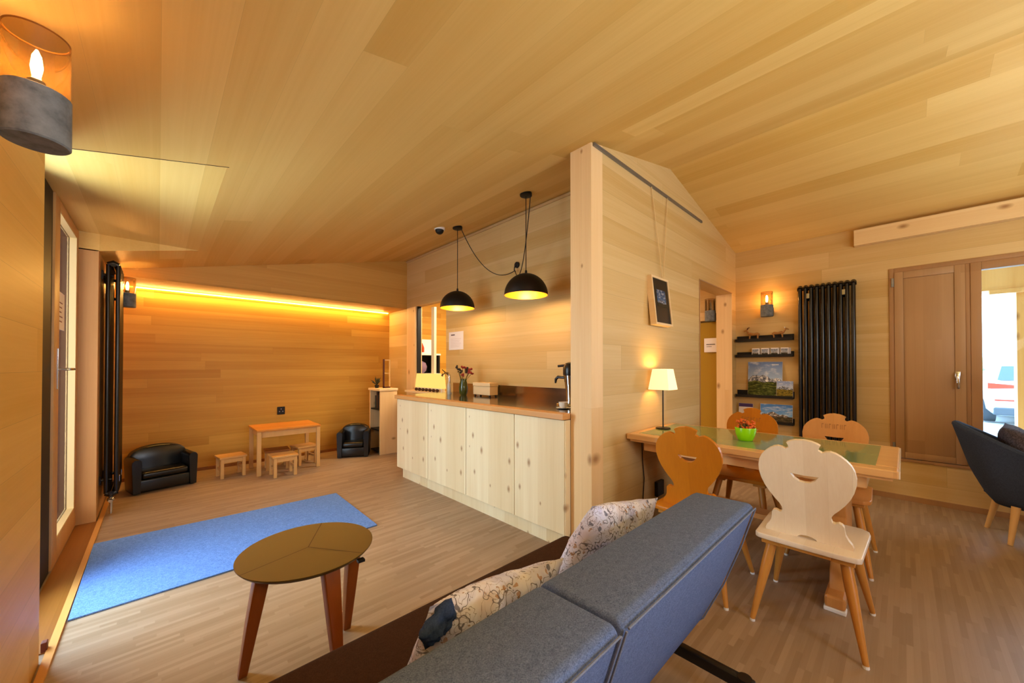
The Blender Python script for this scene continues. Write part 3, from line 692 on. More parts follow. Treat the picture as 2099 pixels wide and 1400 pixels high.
# ------------------------------------------------------------------ children's corner
def kids_seat(loc, rz, W, D, label, arch, back_h, arm_h, name):
    t = thing(name, label, 'sofa' if W > .5 or name == 'kids_sofa' else 'armchair', loc, rz)
    sub = lambda m: bmesh.ops.subdivide_edges(m.bm, edges=m.bm.edges[:], cuts=1)
    m = MB(); m.box(-W/2+.05, W/2-.05, -D/2+.01, D/2-.02, .012, .15, .02, 3); m.build('base', M['leather'], t, smooth=True, origin=L0)
    m = MB(); m.box(-W/2+.07, W/2-.07, -D/2, D/2-.10, .15, .225, .03, 4); m.build('seat_cushion', M['leather'], t, smooth=True, origin=L0)
    for sx in (-1, 1):
        m = MB(); prof = []
        n = 12; x0 = sx*(W/2-.035)
        rings = []
        for y, s in ((-D/2-.005, .92), (-D/2+.01, 1), (D/2-.05, 1), (D/2-.02, .92)):
            ring = []
            for k in range(n):
                a = PI*k/(n-1)
                ring.append((x0+sx*(.0)+.042*s*math.cos(a)*1.0, y, arm_h-.042+.042*s*math.sin(a)))
            ring += [(x0-.030*s, y, .012), (x0+.030*s, y, .012)]
            rings.append(ring)
        m.rings(rings); m.build('armrest', M['leather'], t, smooth=True, origin=L0, angle=50)
    m = MB(); n = 18; outl = []
    for k in range(n+1):
        a = PI*k/n; xx = -(W/2-.02)*math.cos(a)
        outl.append((xx, arm_h-.03+(back_h-arm_h+.03)*math.sin(a)**.8))
    outl = [(-(W/2-.02), .02)]+outl+[(W/2-.02, .02)]
    rings = []
    for y, s in ((D/2-.11, .86), (D/2-.095, .97), (D/2-.03, 1), (D/2-.005, .95)):
        rings.append([(x*s, y+.06*(z-.2), z if z < .05 else z*(.6+.4*s)) for x, z in outl])
    m.rings(rings); m.build('backrest', M['leather'], t, smooth=True, origin=L0, angle=50)
    return t
kids_seat((.035, 5.80, 0), math.radians(12.6), .54, .36, 'small black leather children sofa with arched back by the radiator', 1, .47, .37, 'kids_sofa')
kids_seat((2.20, 5.835, 0), math.radians(-28), .44, .36, 'small black leather children armchair beside the bookcase', 1, .47, .39, 'kids_armchair')

t = thing('kids_table', 'low pine children table under the wall socket', 'table', (1.25, 5.78, 0))
m = MB(); m.box(.885, 1.615, 5.48, 6.08, .548, .572, .004); m.build('table_top', M['kids_red'], t)
m = MB(); m.box(.92, 1.58, 5.515, 5.535, .47, .548); m.box(.92, 1.58, 6.02, 6.04, .47, .548); m.box(.92, .94, 5.535, 6.02, .47, .548); m.box(1.56, 1.58, 5.535, 6.02, .47, .548); m.build('apron', M['kids_leg'], t)
for x in (.89, 1.565):
    for y in (5.49, 6.02):
        m = MB(); m.box(x, x+.045, y, y+.045, 0, .548, .004); m.build('leg', M['kids_leg'], t)
def stool(x, y, rz, label, top='kids'):
    t = thing('kids_stool', label, 'stool', (x, y, 0), rz, 'small pine stools around the children table')
    m = MB(); m.box(-.14, .14, -.125, .125, .235, .26, .004); m.build('seat', M[top], t, origin=L0)
    for sx in (-1, 1):
        for sy in (-1, 1):
            m = MB(); m.box(sx*.11-.017, sx*.11+.017, sy*.10-.017, sy*.10+.017, 0, .235, .003); m.build('leg', M['kids_leg'], t, origin=L0)
    m = MB()
    for sy in (-1, 1): m.box(-.093, .093, sy*.10-.009, sy*.10+.009, .185, .235)
    for sx in (-1, 1): m.box(sx*.11-.009, sx*.11+.009, -.083, .083, .09, .12)
    m.build('rails', M['kids_leg'], t, origin=L0)
stool(.665, 5.79, .12, 'small pine stool standing left of the children table')
stool(1.15, 5.395, .03, 'small pine stool in front, pushed half under the children table')
stool(1.16, 5.80, -.1, 'darker topped stool fully under the children table', 'stool_dark')
stool(1.50, 5.83, .2, 'small pine stool at the right end of the children table')
t = thing('wall_socket', 'black socket plate on the back wall above the children table', 'socket', (1.32, YB, .71))
m = MB(); m.box(1.272, 1.370, YB-.012, YB-.001, .655, .768, .004); m.build('socket_plate', M['matt_black'], t)
m = MB()
for a in (90, 210, 330): m.rod((1.321+.024*math.cos(math.radians(a)), YB-.0125, .711+.024*math.sin(math.radians(a))), (1.321+.024*math.cos(math.radians(a)), YB-.0135, .711+.024*math.sin(math.radians(a))), .008, n=10)
m.build('socket_holes', plain('socket_grey', '#9a949e', .4), t)
m = MB(); m.box(3.17, 3.30, YP0-.030, YP0-.001, .215, .345, .005); tag(m.build('wall_socket', M['matt_black']), 'black socket low on the partition wall behind the orange chair', 'socket')
m = MB(); m.box(-.392, -.372, 2.802, 2.835, .001, .05, .003); tag(m.build('door_stop', plain('stop_brown', '#6a2c10', .6)), 'small red brown stop block at the foot of the left wall', 'door stop')

# rug
m = MB(); m.prism([(-.338, 3.062), (1.362, 3.10), (1.385, 4.18), (-.345, 4.25)], lambda u, v, t: (u, v, t), .0015, .010)
tag(m.build('entrance_rug', M['rug']), 'blue grey heather mat on the floor before the glazed door', 'rug')

# ------------------------------------------------------------------ three legged coffee table
cx, cy, cr, cz = .535, 2.00, .292, .476
t = thing('coffee_table', 'round bronze coffee table on three tapered legs', 'table', (cx, cy, 0))
m = MB(); m.lathe([(cr-.012, -.018), (cr, -.004), (cr, 0)], cx, cy, cz, 64); m.build('table_top', M['top_bronze'], t, smooth=True, angle=30)
m = MB()
for a in (195, 62, 305):
    d_ = Vector((math.cos(math.radians(a)), math.sin(math.radians(a)), 0)); n_ = Vector((-d_.y, d_.x, 0))*.0022
    o_ = Vector((cx, cy, cz+.0006))
    p = [o_+n_, o_+d_*(cr-.001)+n_, o_+d_*(cr-.001)-n_, o_-n_]; m.quad(*p)
m.build('groove', M['groove'], t)
for (tx, ty), (fx, fy), dark in (((.335, 1.93), (.275, 2.00), 1), ((.56, 1.765), (.575, 1.69), 0), ((.70, 1.87), (.715, 1.995), 0)):
    m = MB(); ax = Vector((fx-cx, fy-cy, 0)).normalized(); sd = Vector((-ax.y, ax.x, 0))
    top = Vector((cx, cy, 0))+Vector((tx-cx, ty-cy, 0)); 
    rings = []
    for zz, (x, y), wa, wb in ((cz-.018, (tx, ty), .034, .028), (cz*.5, ((tx+fx)/2, (ty+fy)/2), .027, .024), (0, (fx, fy), .016, .017)):
        o_ = Vector((x, y, zz)); rings.append([o_+sd*wa+ax*wb, o_-sd*wa+ax*wb, o_-sd*wa-ax*wb, o_+sd*wa-ax*wb])
    m.rings(rings); m.build('leg', M['leg_dark'], t, bevel=.004)
m = MB(); m.box(cx+.14, cx+.17, cy-.265, cy-.24, cz-.03, cz-.018); m.build('leg_plate', M['matt_black'], t)

# ------------------------------------------------------------------ sofa
t = thing('sofa', 'long grey sofa with blue grey backrests and dark brown seat', 'sofa', (.75, .9, 0))
m = MB(); m.box(-.35, 1.685, .70, 1.335, .235, .415, .045, 5); m.build('seat', M['brown_seat'], t, smooth=True)
def backrest(x0, x1):
    m = MB()
    prof = [(.413, .790), (.43, .806), (.63, .800), (.655, .785), (.72, .62), (.80, .36), (.78, .27), (.635, .235), (.612, .26), (.53, .44), (.465, .62)]
    m.prism(prof, lambda u, v, tt: (tt, u, v), x0, x1)
    o = m.build('backrest', M['grey_sofa'], t, bevel=.016, seg=4)
    pm = MB(); q = [(.409, .788), (.460, .62), (.526, .44), (.608, .26), (.632, .237)]
    for xx in (x0+.004, x1-.004): pm.tube([(xx, a, b) for a, b in q], .003, 6)
    pm.rod((x0+.01, .408, .792), (x1-.01, .408, .792), .003, n=6)
    pm.build('piping', M['piping'], o, smooth=True)
backrest(.722, 1.728); backrest(-.30, .708)
for x in (-.15, 1.665):
    m = MB(); m.box(x-.02, x+.02, .40, 1.25, .095, .140, .008); m.box(x-.02, x+.02, .72, .80, .13, .24)
    m.rod((x, .435, 0), (x, .435, .142), .026); m.rod((x, 1.2, 0), (x, 1.2, .14), .026)
    m.build('leg_frame', M['black_metal'], t, smooth=True)

def pillow(name, w, h, th, mat, parent=None, seed=0):
    m = MB(); N = 22; R = []
    for side in (1, -1):
        g = []
        for j in range(N+1):
            row = []
            for i in range(N+1):
                u, v = 2*i/N-1, 2*j/N-1
                b = max(0, (1-abs(u)**2.6)*(1-abs(v)**2.6))**.55
                px = u*w/2*(1-.06*(1-abs(v))*0-.05*abs(v)**3*0); pz = v*h/2
                pinch = 1-.05*(1-u*u)*abs(v)-.05*(1-v*v)*abs(u)
                wr = mnoise.noise(Vector((u*2.2+seed, v*2.2, side*3.3)))*.018+mnoise.noise(Vector((u*6+seed, v*6, side)))*.006
                row.append(m.bm.verts.new((px*pinch, side*(th/2*b)+wr*b, pz*pinch)))
            g.append(row)
        for j in range(N):
            for i in range(N): m.bm.faces.new((g[j][i], g[j][i+1], g[j+1][i+1], g[j+1][i]))
    bmesh.ops.remove_doubles(m.bm, verts=m.bm.verts, dist=.002)
    return m.build(name, mat, parent, smooth=True, origin=L0, angle=180)
p1 = pillow('cushion', .60, .38, .16, M['floral'], None, 1.0); p1.location = (1.45, .90, .598); p1.rotation_euler = (math.radians(24), math.radians(11), math.radians(2))
tag(p1, 'white twig patterned cushion behind the far backrest', 'cushion')
p2 = pillow('cushion', .54, .38, .16, M['floral'], None, 5.0); p2.location = (.745, .90, .545); p2.rotation_euler = (math.radians(24), math.radians(7), 0)
tag(p2, 'floral cushion with brown blossoms behind the near backrest', 'cushion')
p3 = pillow('cushion', .11, .085, .05, M['blue_cloth'], None, 9.0); p3.location = (.520, .818, .700); p3.rotation_euler = (math.radians(24), math.radians(-30), 0)
tag(p3, 'small dark blue cushion tucked beside the floral cushion', 'cushion')

# ------------------------------------------------------------------ dining table
t = thing('dining_table', 'long wooden dining table with green glass inlay', 'table', (3.09, .76, 0))
X0, X1, Y0, Y1, Z1 = 2.675, 3.50, .02, 1.505, .83
m = MB(); b = .10
m.box(X0, X0+b, Y0, Y1, .788, Z1, .006); m.box(X1-b*.5, X1, Y0, Y1, .788, Z1, .006); m.box(X0+b, X1-b*.5, Y0, Y0+b, .788, Z1, .006); m.box(X0+b, X1-b*.5, Y1-b, Y1, .788, Z1, .006)
m.box(X0+.02, X1-.02, Y0+.02, Y1-.02, .772, .81); m.build('table_top', M['table'], t)
m = MB(); m.box(X0+.085, X1-.04, Y0+.085, Y1-.06, .81, Z1+.001); m.build('glass_inlay', M['greenglass'], t)
m = MB(); m.box(X0+.09, X0+.11, Y0+.12, Y1-.10, .70, .772); m.box(X1-.11, X1-.09, Y0+.12, Y1-.1, .70, .772); m.box(X0+.11, X1-.11, Y0+.12, Y0+.14, .70, .772); m.build('apron', M['table'], t)
for y in (.27, 1.20):
    m = MB()
    m.prism([(2.80, .08), (3.38, .08), (3.34, .18), (3.26, .26), (3.24, .46), (3.34, .60), (3.39, .70), (2.79, .70), (2.84, .60), (2.94, .46), (2.92, .26), (2.84, .18)], lambda u, v, tt: (u, tt, v), y-.035, y+.035)
    m.build('trestle', M['chair_brown'], t, bevel=.006)
    m = MB(); m.box(2.705, 3.47, y-.045, y+.045, .02, .085, .012); f_ = m.build('foot_runner', M['chair_brown'], t)
    for xx in (2.70, 3.415):
        m = MB(); m.box(xx, xx+.06, y-.048, y+.048, 0, .022, .004); m.build('foot_cap', M['white_plastic'], f_)
m = MB(); m.box(3.02, 3.16, .27, 1.20, .30, .335, .004); m.build('stretcher', M['table'], t)
m = MB(); m.box(X0+.01, X1-.01, Y0-.006, Y0+.001, .789, .827, .002); m.build('end_edge', plain('daylit_edge_pale', '#e9dfd0', .12, .0, .9), t)  # pale strip paints in the daylight caught by the table end

# chairs with carved backs
half = [(0, .542), (.035, .537), (.058, .528), (.070, .520), (.064, .508), (.061, .494), (.076, .485), (.092, .492), (.108, .495), (.128, .489), (.148, .476), (.168, .458),
        (.185, .436), (.197, .408), (.203, .372), (.201, .335), (.193, .30), (.178, .262), (.157, .225), (.134, .193), (.115, .170), (.104, .150), (.102, .134), (.107, .119),
        (.118, .117), (.132, .124), (.145, .119), (.152, .107), (.153, .088), (.156, .064), (.166, .042), (.180, .022), (.186, .004), (.183, -.012)]
bottom = [(.10, -.012), (.046, -.012), (.038, .002), (.022, .011), (0, .014)]
def dining_chair(x, y, rz, label, mb, ms, ml, carve=False):
    t = thing('dining_chair', label, 'chair', (x, y, 0), rz, 'carved back chairs around the dining table')
    lean = Vector((-.19, 0, .982)); bx, bz = -.158, .482
    nrm = Vector((.982, 0, .19))
    def f(u, v, tt): p = Vector((bx, 0, bz))+lean*v+nrm*tt; return (p.x, u, p.z)
    # outline with the hand slot cut as a bridge on the centre line
    right = [(u*.955, v*.96) for u, v in half+bottom]
    m = MB()
    TH = .022
    sl_t = [(.056, .338), (.03, .333), (0, .331)]; sl_b = [(.056, .352), (.035, .337), (0, .330)]
    for s in (1, -1):
        o = [(s*u, v) for u, v in right]
        # half board: from top centre, round the rim, to bottom centre, up to slot bottom, round slot, back to top
        slot = [(0, .298), (s*.022, .301), (s*.042, .315), (s*.057, .339), (s*.030, .338), (0, .336)]
        pts = o+slot
        m.prism(pts, f, -TH/2, TH/2)
    bmesh.ops.remove_doubles(m.bm, verts=m.bm.verts, dist=.0004)
    dead = [fc for fc in m.bm.faces if all(abs(v.co.y) < 1e-5 for v in fc.verts) and fc.calc_area() > 1e-4]
    bmesh.ops.delete(m.bm, geom=dead, context='FACES')
    bmesh.ops.triangulate(m.bm, faces=[fc for fc in m.bm.faces if len(fc.verts) > 4])
    m.build('backrest', mb, t, origin=L0)
    if carve:
        m = MB()
        for k in range(7):
            u0 = -.075+.022*k
            for (du, v0, dv) in ((0, .40, .035), (.010, .40, .035)) if k % 2 else ((0, .40, .035), (0, .43, .006)):
                a = [(u0+du, v0), (u0+du+(.003 if dv > .01 else .012), v0), (u0+du+(.003 if dv > .01 else .012), v0+dv), (u0+du, v0+dv)]
                m.prism(a, f, TH/2, TH/2+.001)
        m.build('carving', plain('carved_shadow', '#9a6630', .6) if 'carved_shadow' not in bpy.data.materials else bpy.data.materials['carved_shadow'], t, origin=L0)
    m = MB()
    seat = [(-.25, -.195), (-.257, -.15), (-.26, 0), (-.257, .15), (-.25, .195), (-.235, .21), (.13, .222), (.175, .215), (.205, .185), (.213, 0), (.205, -.185), (.175, -.215), (.13, -.222), (-.235, -.21)]
    m.prism(seat, lambda u, v, tt: (u, v, tt), .447, .475); m.build('seat', ms, t, origin=L0, bevel=.005)
    m = MB(); m.box(-.225, .16, -.185, -.10, .418, .447, .003); m.box(-.225, .16, .10, .185, .418, .447, .003); m.box(-.235, -.20, -.10, .10, .425, .447, .003); m.build('seat_batten', ml, t, origin=L0)
    for sx, sy in ((-1, -1), (-1, 1), (1, -1), (1, 1)):
        m = MB(); p0 = Vector((-.17 if sx < 0 else .12, sy*.145, .43)); p1 = Vector((sx*.262, sy*.22, .012))
        m.tube([p0, p0.lerp(p1, .3), p1], [.023, .024, .012], 10); lg = m.build('leg', ml, t, origin=L0, smooth=True)
        m = MB(); m.lathe([(.012, 0), (.013, .003), (.012, .014)], p1.x, p1.y, 0, 12); g = m.build('leg_glide', M['white_plastic'], lg, origin=L0)
    return t
dining_chair(2.57, .345, 0, 'pale bare wood chair with curvy cutout back, nearest the camera', M['chair_pale'], M['chair_seat'], M['leg'])
dining_chair(2.565, .91, 0, 'orange varnished chair half hidden behind the sofa backrest', M['chair_orange'], M['chair_orange'], M['leg'])
dining_chair(3.545, .92, PI, 'orange chair across the table behind the green flower pot', M['chair_orange'], M['chair_orange'], M['leg'], True)
dining_chair(3.545, .37, PI, 'tan chair with carved lettering across the table before the radiator', M['chair_brown'], M['chair_brown'], M['leg'], True)

# table lamp
lx, ly = 3.10, 1.405
t = thing('table_lamp', 'lit table lamp with tapered white shade on the table end', 'lamp', (lx, ly, Z1))
m = MB(); m.lathe([(.001, 0), (.058, 0), (.06, .006), (.056, .012), (.012, .016)], lx, ly, Z1, 32, True, True); m.build('lamp_base', M['black_metal'], t, smooth=True, angle=30)
m = MB(); m.rod((lx, ly, Z1+.01), (lx, ly, 1.24), .0055); m.build('lamp_stem', M['black_metal'], t, smooth=True)
def sq(h, z, k=10, r=.25):
    out = []
    for q in range(4):
        for j in range(k):
            a = -PI/4+PI/2*q+PI/2*j/k
            cxx, cyy = math.cos(a), math.sin(a); mm = max(abs(cxx), abs(cyy)); f_ = (1-r)/mm+r*1.15
            out.append((lx+h*cxx*f_, ly+h*cyy*f_, z))
    return out
m = MB(); m.rings([sq(.092, 1.163), sq(.066, 1.335)], False, False); m.build('lamp_shade', M['shade'], t, smooth=True)
m = MB(); m.sphere(lx, ly, 1.25, .022); m.build('bulb', M['pend_bulb'], t, smooth=True)
l = bpy.data.lights.new('table_lamp_glow', 'POINT'); l.energy = 7; l.color = (1, .62, .22); l.shadow_soft_size = .04
lo = bpy.data.objects.new('table_lamp_glow', l); COL.objects.link(lo); lo.location = (lx-.0, ly, 1.29)
m = MB(); m.tube([(2.93, YP0-.008, .79), (2.935, YP0-.010, .6), (2.965, YP0-.010, .42), (2.95, YP0-.008, .25), (2.975, YP0-.010, .10), (2.99, YP0-.012, .006)], .004, 6)
m.build('lamp_cord', M['cable'], t, smooth=True)

# lime flower pot
px, py = 3.03, .777
t = thing('flower_pot', 'lime green pot of orange flowers on the dining table', 'flower pot', (px, py, Z1))
m = MB(); m.lathe([(.040, 0), (.046, .006), (.060, .045), (.066, .085), (.064, .092), (.058, .092), (.056, .080)], px, py, Z1+.001, 32, True, False); m.build('pot', M['lime'], t, smooth=True, angle=50)
m = MB(); m.lathe([(.001, .078), (.058, .078)], px, py, Z1, 24, False, False); m.build('soil', M['soil'], t)
rr = random.Random(11); m = MB()
for k in range(26):
    a = rr.uniform(0, 6.28); s_ = rr.uniform(.0, .05); h = rr.uniform(.10, .15)
    m.tube([(px+.5*s_*math.cos(a), py+.5*s_*math.sin(a), Z1+.07), (px+s_*math.cos(a), py+s_*math.sin(a), Z1+h)], [.003, .002], 5)
m.build('stems', M['stem'], t)
m = MB()
for k in range(60):
    a = rr.uniform(0, 6.28); s_ = .055*math.sqrt(rr.random()); h = rr.uniform(.095, .155)-.3*s_
    m.sphere(px+s_*math.cos(a), py+s_*math.sin(a), Z1+h, rr.uniform(.006, .011), 1, 1, .8, 7, 5)
m.build('flower_heads', M['petal_o'], t, smooth=True)

# picture on the partition, leaning forward from its cords
t = thing('hanging_picture', 'small dark framed picture hung on two pale cords', 'picture', (3.22, YP0-.03, 1.93))
t.rotation_euler = (math.radians(-6), 0, 0)
m = MB(); W2, H2 = .165, .215
for a in ((-W2, -W2+.018, -H2, H2), (W2-.018, W2, -H2, H2), (-W2+.018, W2-.018, H2-.018, H2), (-W2+.018, W2-.018, -H2, -H2+.018)): m.box(a[0], a[1], -.028, .024, a[2], a[3])
m.build('frame', M['boxwood'], t, origin=L0)
m = MB(); m.box(-W2+.018, W2-.018, -.020, -.012, -H2+.018, H2-.018); m.build('mat', plain('dark_mat', '#151512', .35), t, origin=L0)
m = MB(); m.box(-.085, .085, -.0215, -.020, -.05, .10); m.build('print', picture_mat('night_print', .17, .15, 4.2, '#1c3454', '#3d6a94', '#27354a', '#0e1814', '#1c2c2a', .4), t, origin=L0)
m = MB()
m.tube([(3.115, YP0-.010, 2.94), (3.285, YP0-.028, 2.145)], .0035, 6); m.tube([(3.437, YP0-.010, 2.94), (3.305, YP0-.028, 2.145)], .0035, 6)
bpy.context.view_layer.update(); hc = m.build('hanging_cord', M['cord'], t, origin=L0); hc.matrix_parent_inverse = t.matrix_basis.inverted()

# black picture ledges with their contents
LY0, LY1 = .899, 1.50
LZ = [(1.677, 1.752), (1.478, 1.545), (.972, 1.058), (.66, .735)]
for k, (z0, z1) in enumerate(LZ):
    t = thing('picture_ledge', ['topmost black picture ledge, carrying two carved animals', 'second black picture ledge, carrying four small cards',
        'third black picture ledge, carrying the mountain calendar', 'lowest black picture ledge, behind the orange chair'][k], 'shelf', (XR, 1.2, z0), group='black picture ledges by the window wall')
    m = MB(); m.box(XR-.10, XR-.001, LY0, LY1, z0, z0+.014); m.build('ledge_board', M['matt_black'], t)
    m = MB(); m.box(XR-.012, XR-.001, LY0, LY1, z0+.014, z1); m.build('ledge_back', M['matt_black'], t)
    m = MB(); m.box(XR-.10, XR-.09, LY0, LY1, z0+.014, z0+.034); m.build('ledge_lip', M['matt_black'], t)
def animal(x, y, z, s, label, horn, d):
    t = thing('carved_animal', label, 'figurine', (x, y, z))
    P = lambda u, w, q=0: (x+q*s, y+d*u*s, z+w*s)
    m = MB(); m.tube([P(-.062, .072), P(-.04, .08), P(0, .076), P(.04, .084), P(.062, .082)], [.010*s, .020*s, .017*s, .019*s, .012*s], 10); m.build('body', M['brownwood'], t, smooth=True)
    for u in (-.045, .045):
        for q in (-.010, .010):
            m = MB(); m.tube([P(u, .07, q), P(u+.004, .035, q), P(u, 0, q)], [.009*s, .006*s, .005*s], 7); m.build('leg', M['brownwood'], t, smooth=True)
    m = MB(); m.tube([P(.055, .085), P(.075, .115), P(.082, .13)], [.013*s, .010*s, .010*s], 8); m.tube([P(.075, .135), P(.10, .128), P(.115, .118)], [.011*s, .009*s, .005*s], 8); m.build('head', M['brownwood'], t, smooth=True)
    m = MB()
    for q in (-.007, .007): m.tube([P(.078, .14, q), P(.07, .16, q*1.4), P(.05, .17, q*2)] if horn else [P(.076, .14, q), P(.072, .155, q*2)], [.005*s, .004*s, .002*s] if horn else [.005*s, .002*s], 6)
    m.build('horns' if horn else 'ears', M['darkred'] if horn else M['white_plastic'], t, smooth=True)
animal(XR-.05, 1.30, LZ[0][0]+.014, .98, 'carved wooden horned animal on the topmost ledge, at the left', 1, 1)
animal(XR-.05, 1.05, LZ[0][0]+.014, .95, 'carved wooden animal with pale ears on the topmost ledge, at the right', 0, -1)
for k in range(4):
    y = 1.285-.10*k
    t = thing('small_card', 'small greeting card propped on the second ledge', 'card', (XR-.06, y, LZ[1][0]+.014), group='small cards on the second ledge')
    cm = picture_mat('card_print_%d' % k, .07, .085, 2.0+k, '#2b3f66', '#b8bcc6', '#8a8a90', '#3a3226', '#8a7a58', .4)
    vs = MB(); vs.box(-.038, .038, -.0022, 0, 0, .098); o = vs.build('card_back', M['paper'], t, origin=L0)
    vs = MB(); vs.box(-.033, .033, -.0036, -.0022, .006, .085)
    o2 = vs.build('card_print', cm, t, origin=(0, 0, .045)); o2.location = (0, 0, .045); o2.parent = t
    vs = MB(); vs.quad((.038, 0, 0), (.058, .038, 0), (.058, .038, .098), (.038, 0, .098)); vs.build('card_flap', M['paper'], t, origin=L0)
    t.rotation_euler = (math.radians(-6), 0, -PI/2)
def print_on_ledge(name, label, cat, yc, z, w, h, mat, rx, x=XR-.055, band=None):
    t = thing(name, label, cat, (x, yc, z)); t.rotation_euler = (math.radians(-rx), 0, -PI/2)
    m = MB(); m.box(-w/2, w/2, -.003, .003, 0, h); m.build('backing', M['paper'], t, origin=L0)
    m = MB(); m.box(-w/2+.002, w/2-.002, -.0045, -.003, .002 if band is None else band, h-.002)
    o = m.build('landscape_print', mat, t, origin=(0, 0, h/2)); o.location = (0, 0, h/2)
    return t
t = print_on_ledge('mountain_calendar', 'large mountain landscape calendar standing on the third ledge', 'calendar', 1.195, LZ[2][0]+.014, .365, .435, picture_mat('calendar_print', .365, .435, 1.3), 4, XR-.035)
m = MB()
for k in range(6): m.box(.075+.012*k, .083+.012*k, -.0052, -.0045, .392, .404)
m.build('title_letters', plain('print_white', '#f2f4f6', .6), t, origin=L0)
print_on_ledge('landscape_postcard', 'small landscape postcard beside the large mountain calendar', 'postcard', .985, LZ[2][0]+.014, .165, .20, picture_mat('postcard_print', .165, .20, 7.7, '#2f5fc0', '#c8d8ea', '#6a7890', '#7a6a20', '#b09a3a', .5), 6, XR-.06)
print_on_ledge('mountain_picture', 'wide mountain picture with blue sky on the lowest ledge', 'picture', 1.075, LZ[3][0]+.014, .33, .225, picture_mat('wide_print', .33, .225, 12.1, '#2a70c8', '#7fb0dc', '#7a6a58', '#3a3020', '#8a7a5a', .35), 5, XR-.05)
t = print_on_ledge('folded_leaflet', 'white and purple leaflet on the lowest ledge behind the orange chair', 'leaflet', 1.40, LZ[3][0]+.014, .16, .215, plain('leaflet_purple', '#4b3a78', .5), 5, XR-.045)
m = MB(); m.box(-.078, .078, -.006, -.0046, .01, .17); m.build('white_panel', M['paper'], t, origin=L0)

# sign on the glazed door beyond the doorway, notice on the left door
t = thing('door_sign', 'white sign with black lettering on the glass beyond the doorway', 'sign', (XR-.075, 1.79, 1.65))
m = MB(); m.box(XR-.076, XR-.070, 1.70, 1.885, 1.556, 1.746); m.build('sign_board', M['paper'], t)
m = MB()
for k in range(8): m.box(XR-.0775, XR-.076, 1.846-.014*k, 1.856-.014*k, 1.655, 1.668)
for k in range(6): m.box(XR-.0775, XR-.076, 1.846-.011*k, 1.853-.011*k, 1.628, 1.636)
m.build('lettering', plain('print_black', '#1c1a1a', .6), t)
m = MB(); m.prism([(1.725, 1.63), (1.70, 1.63), (1.70, 1.69)], lambda u, v, q: (q, u, v), XR-.0775, XR-.076); m.build('red_corner', plain('sign_red', '#8a2a20', .5), t)
t = thing('door_notice', 'white printed notice taped to the glass of the left door', 'notice', (-.50, 4.35, 1.77))
m = MB(); m.box(-.569, -.566, 4.20, 4.52, 1.635, 1.915); 
for v in m.bm.verts: v.co.x += .031
m.build('sheet', M['paper'], t)
m = MB()
for k in range(5): m.box(-.5352, -.5345, 4.26, 4.44-.02*(k % 3), 1.83-.035*k, 1.84-.035*k)
m.build('text_lines', plain('print_red_grey', '#8a6470', .7), t)

# ------------------------------------------------------------------ navy tub chair by the window
ax, ay = 4.90, -.70
t = thing('tub_armchair', 'navy upholstered tub armchair on pale splayed legs by the window', 'armchair', (ax, ay, 0))
m = MB(); n = 40; rings_o = []
def hgt(a):   # rim height round the shell; a=90deg is the back (+y)
    s_ = (math.sin(a)+1)/2
    return .50+.375*s_**1.25
layers = 9
def shellpt(a, f_, inset=0):
    zb = .265
    h = hgt(a); z = zb+(h-zb)*f_
    prof_ = (.75+.25*min(1, f_*2.4)**.5)
    rx_ = (.225+.085*f_)*prof_/1.0-inset; ry_ = (.24+.16*f_)*prof_-inset
    fr = 1.0
    y = ry_*math.sin(a)
    if math.sin(a) < 0: y = -.30*(prof_)*abs(math.sin(a))**1.0-0*f_
    return (ax+rx_*math.cos(a), ay+.02+y, z)
out = [[shellpt(2*PI*k/n, f_/layers) for k in range(n)] for f_ in range(layers+1)]
inn = [[shellpt(2*PI*k/n, f_/layers, .045) for k in range(n)] for f_ in range(layers, 3, -1)]
m.rings(out+inn, True, False); m.build('shell', M['shell'], t, smooth=True, angle=70)
m = MB(); m.rings([[shellpt(2*PI*k/n, .33, .05)[:2]+(z,) for k in range(n)] for z in (.34, .44, .455)]); m.build('seat_cushion', M['shell'], t, smooth=True)
m = MB(); m.tube([Vector(shellpt(2*PI*k/n, 1.0, .022))+Vector((0, 0, .002)) for k in range(n+1)], .024, 8); m.build('rim_roll', M['shell'], t, smooth=True)
for p0_, p1_ in (((4.745, -.585, .285), (4.692, -.549, 0)), ((5.035, -.53, .285), (5.08, -.476, 0)), ((4.76, -.88, .285), (4.70, -.93, 0)), ((5.03, -.88, .285), (5.08, -.93, 0))):
    m = MB(); m.tube([p0_, p1_], [.024, .014], 12); m.build('leg', M['leg_light'], t, smooth=True)
p4 = pillow('plush_cushion', .44, .42, .18, M['plush'], None, 3.0); p4.location = (ax+.02, ay+.05, .70); p4.rotation_euler = (math.radians(-28), 0, math.radians(-8))
tag(p4, 'dark grey plush cushion lying in the navy tub armchair', 'cushion')

# ------------------------------------------------------------------ outdoors
m = MB(); m.quad((XR+.2, -60, -.02), (120, -60, -.02), (120, 60, -.02), (XR+.2, 60, -.02))
struct(m.build('ground', plain('pale_gravel', '#cfd0cc', .9)))
m = MB(); m.quad((-60, -60, -.03), (-.63, -60, -.03), (-.63, 60, -.03), (-60, 60, -.03)); struct(m.build('ground', plain('grey_yard', '#9a98a0', .9)))
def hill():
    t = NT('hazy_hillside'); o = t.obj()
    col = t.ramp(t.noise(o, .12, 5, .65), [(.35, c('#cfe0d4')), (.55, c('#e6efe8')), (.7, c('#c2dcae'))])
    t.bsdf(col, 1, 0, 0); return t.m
m = MB(); N = 24; g = []
for j in range(9):
    row = []
    for i in range(N+1):
        x = 70+6*j; y = -60+5*i
        z = 3.3*j*(.7+.6*mnoise.noise(Vector((i*.31, j*.2, 2))))+mnoise.noise(Vector((i*.9, j*.9, 5)))
        row.append(m.bm.verts.new((x, y, z if j else -.3)))
    g.append(row)
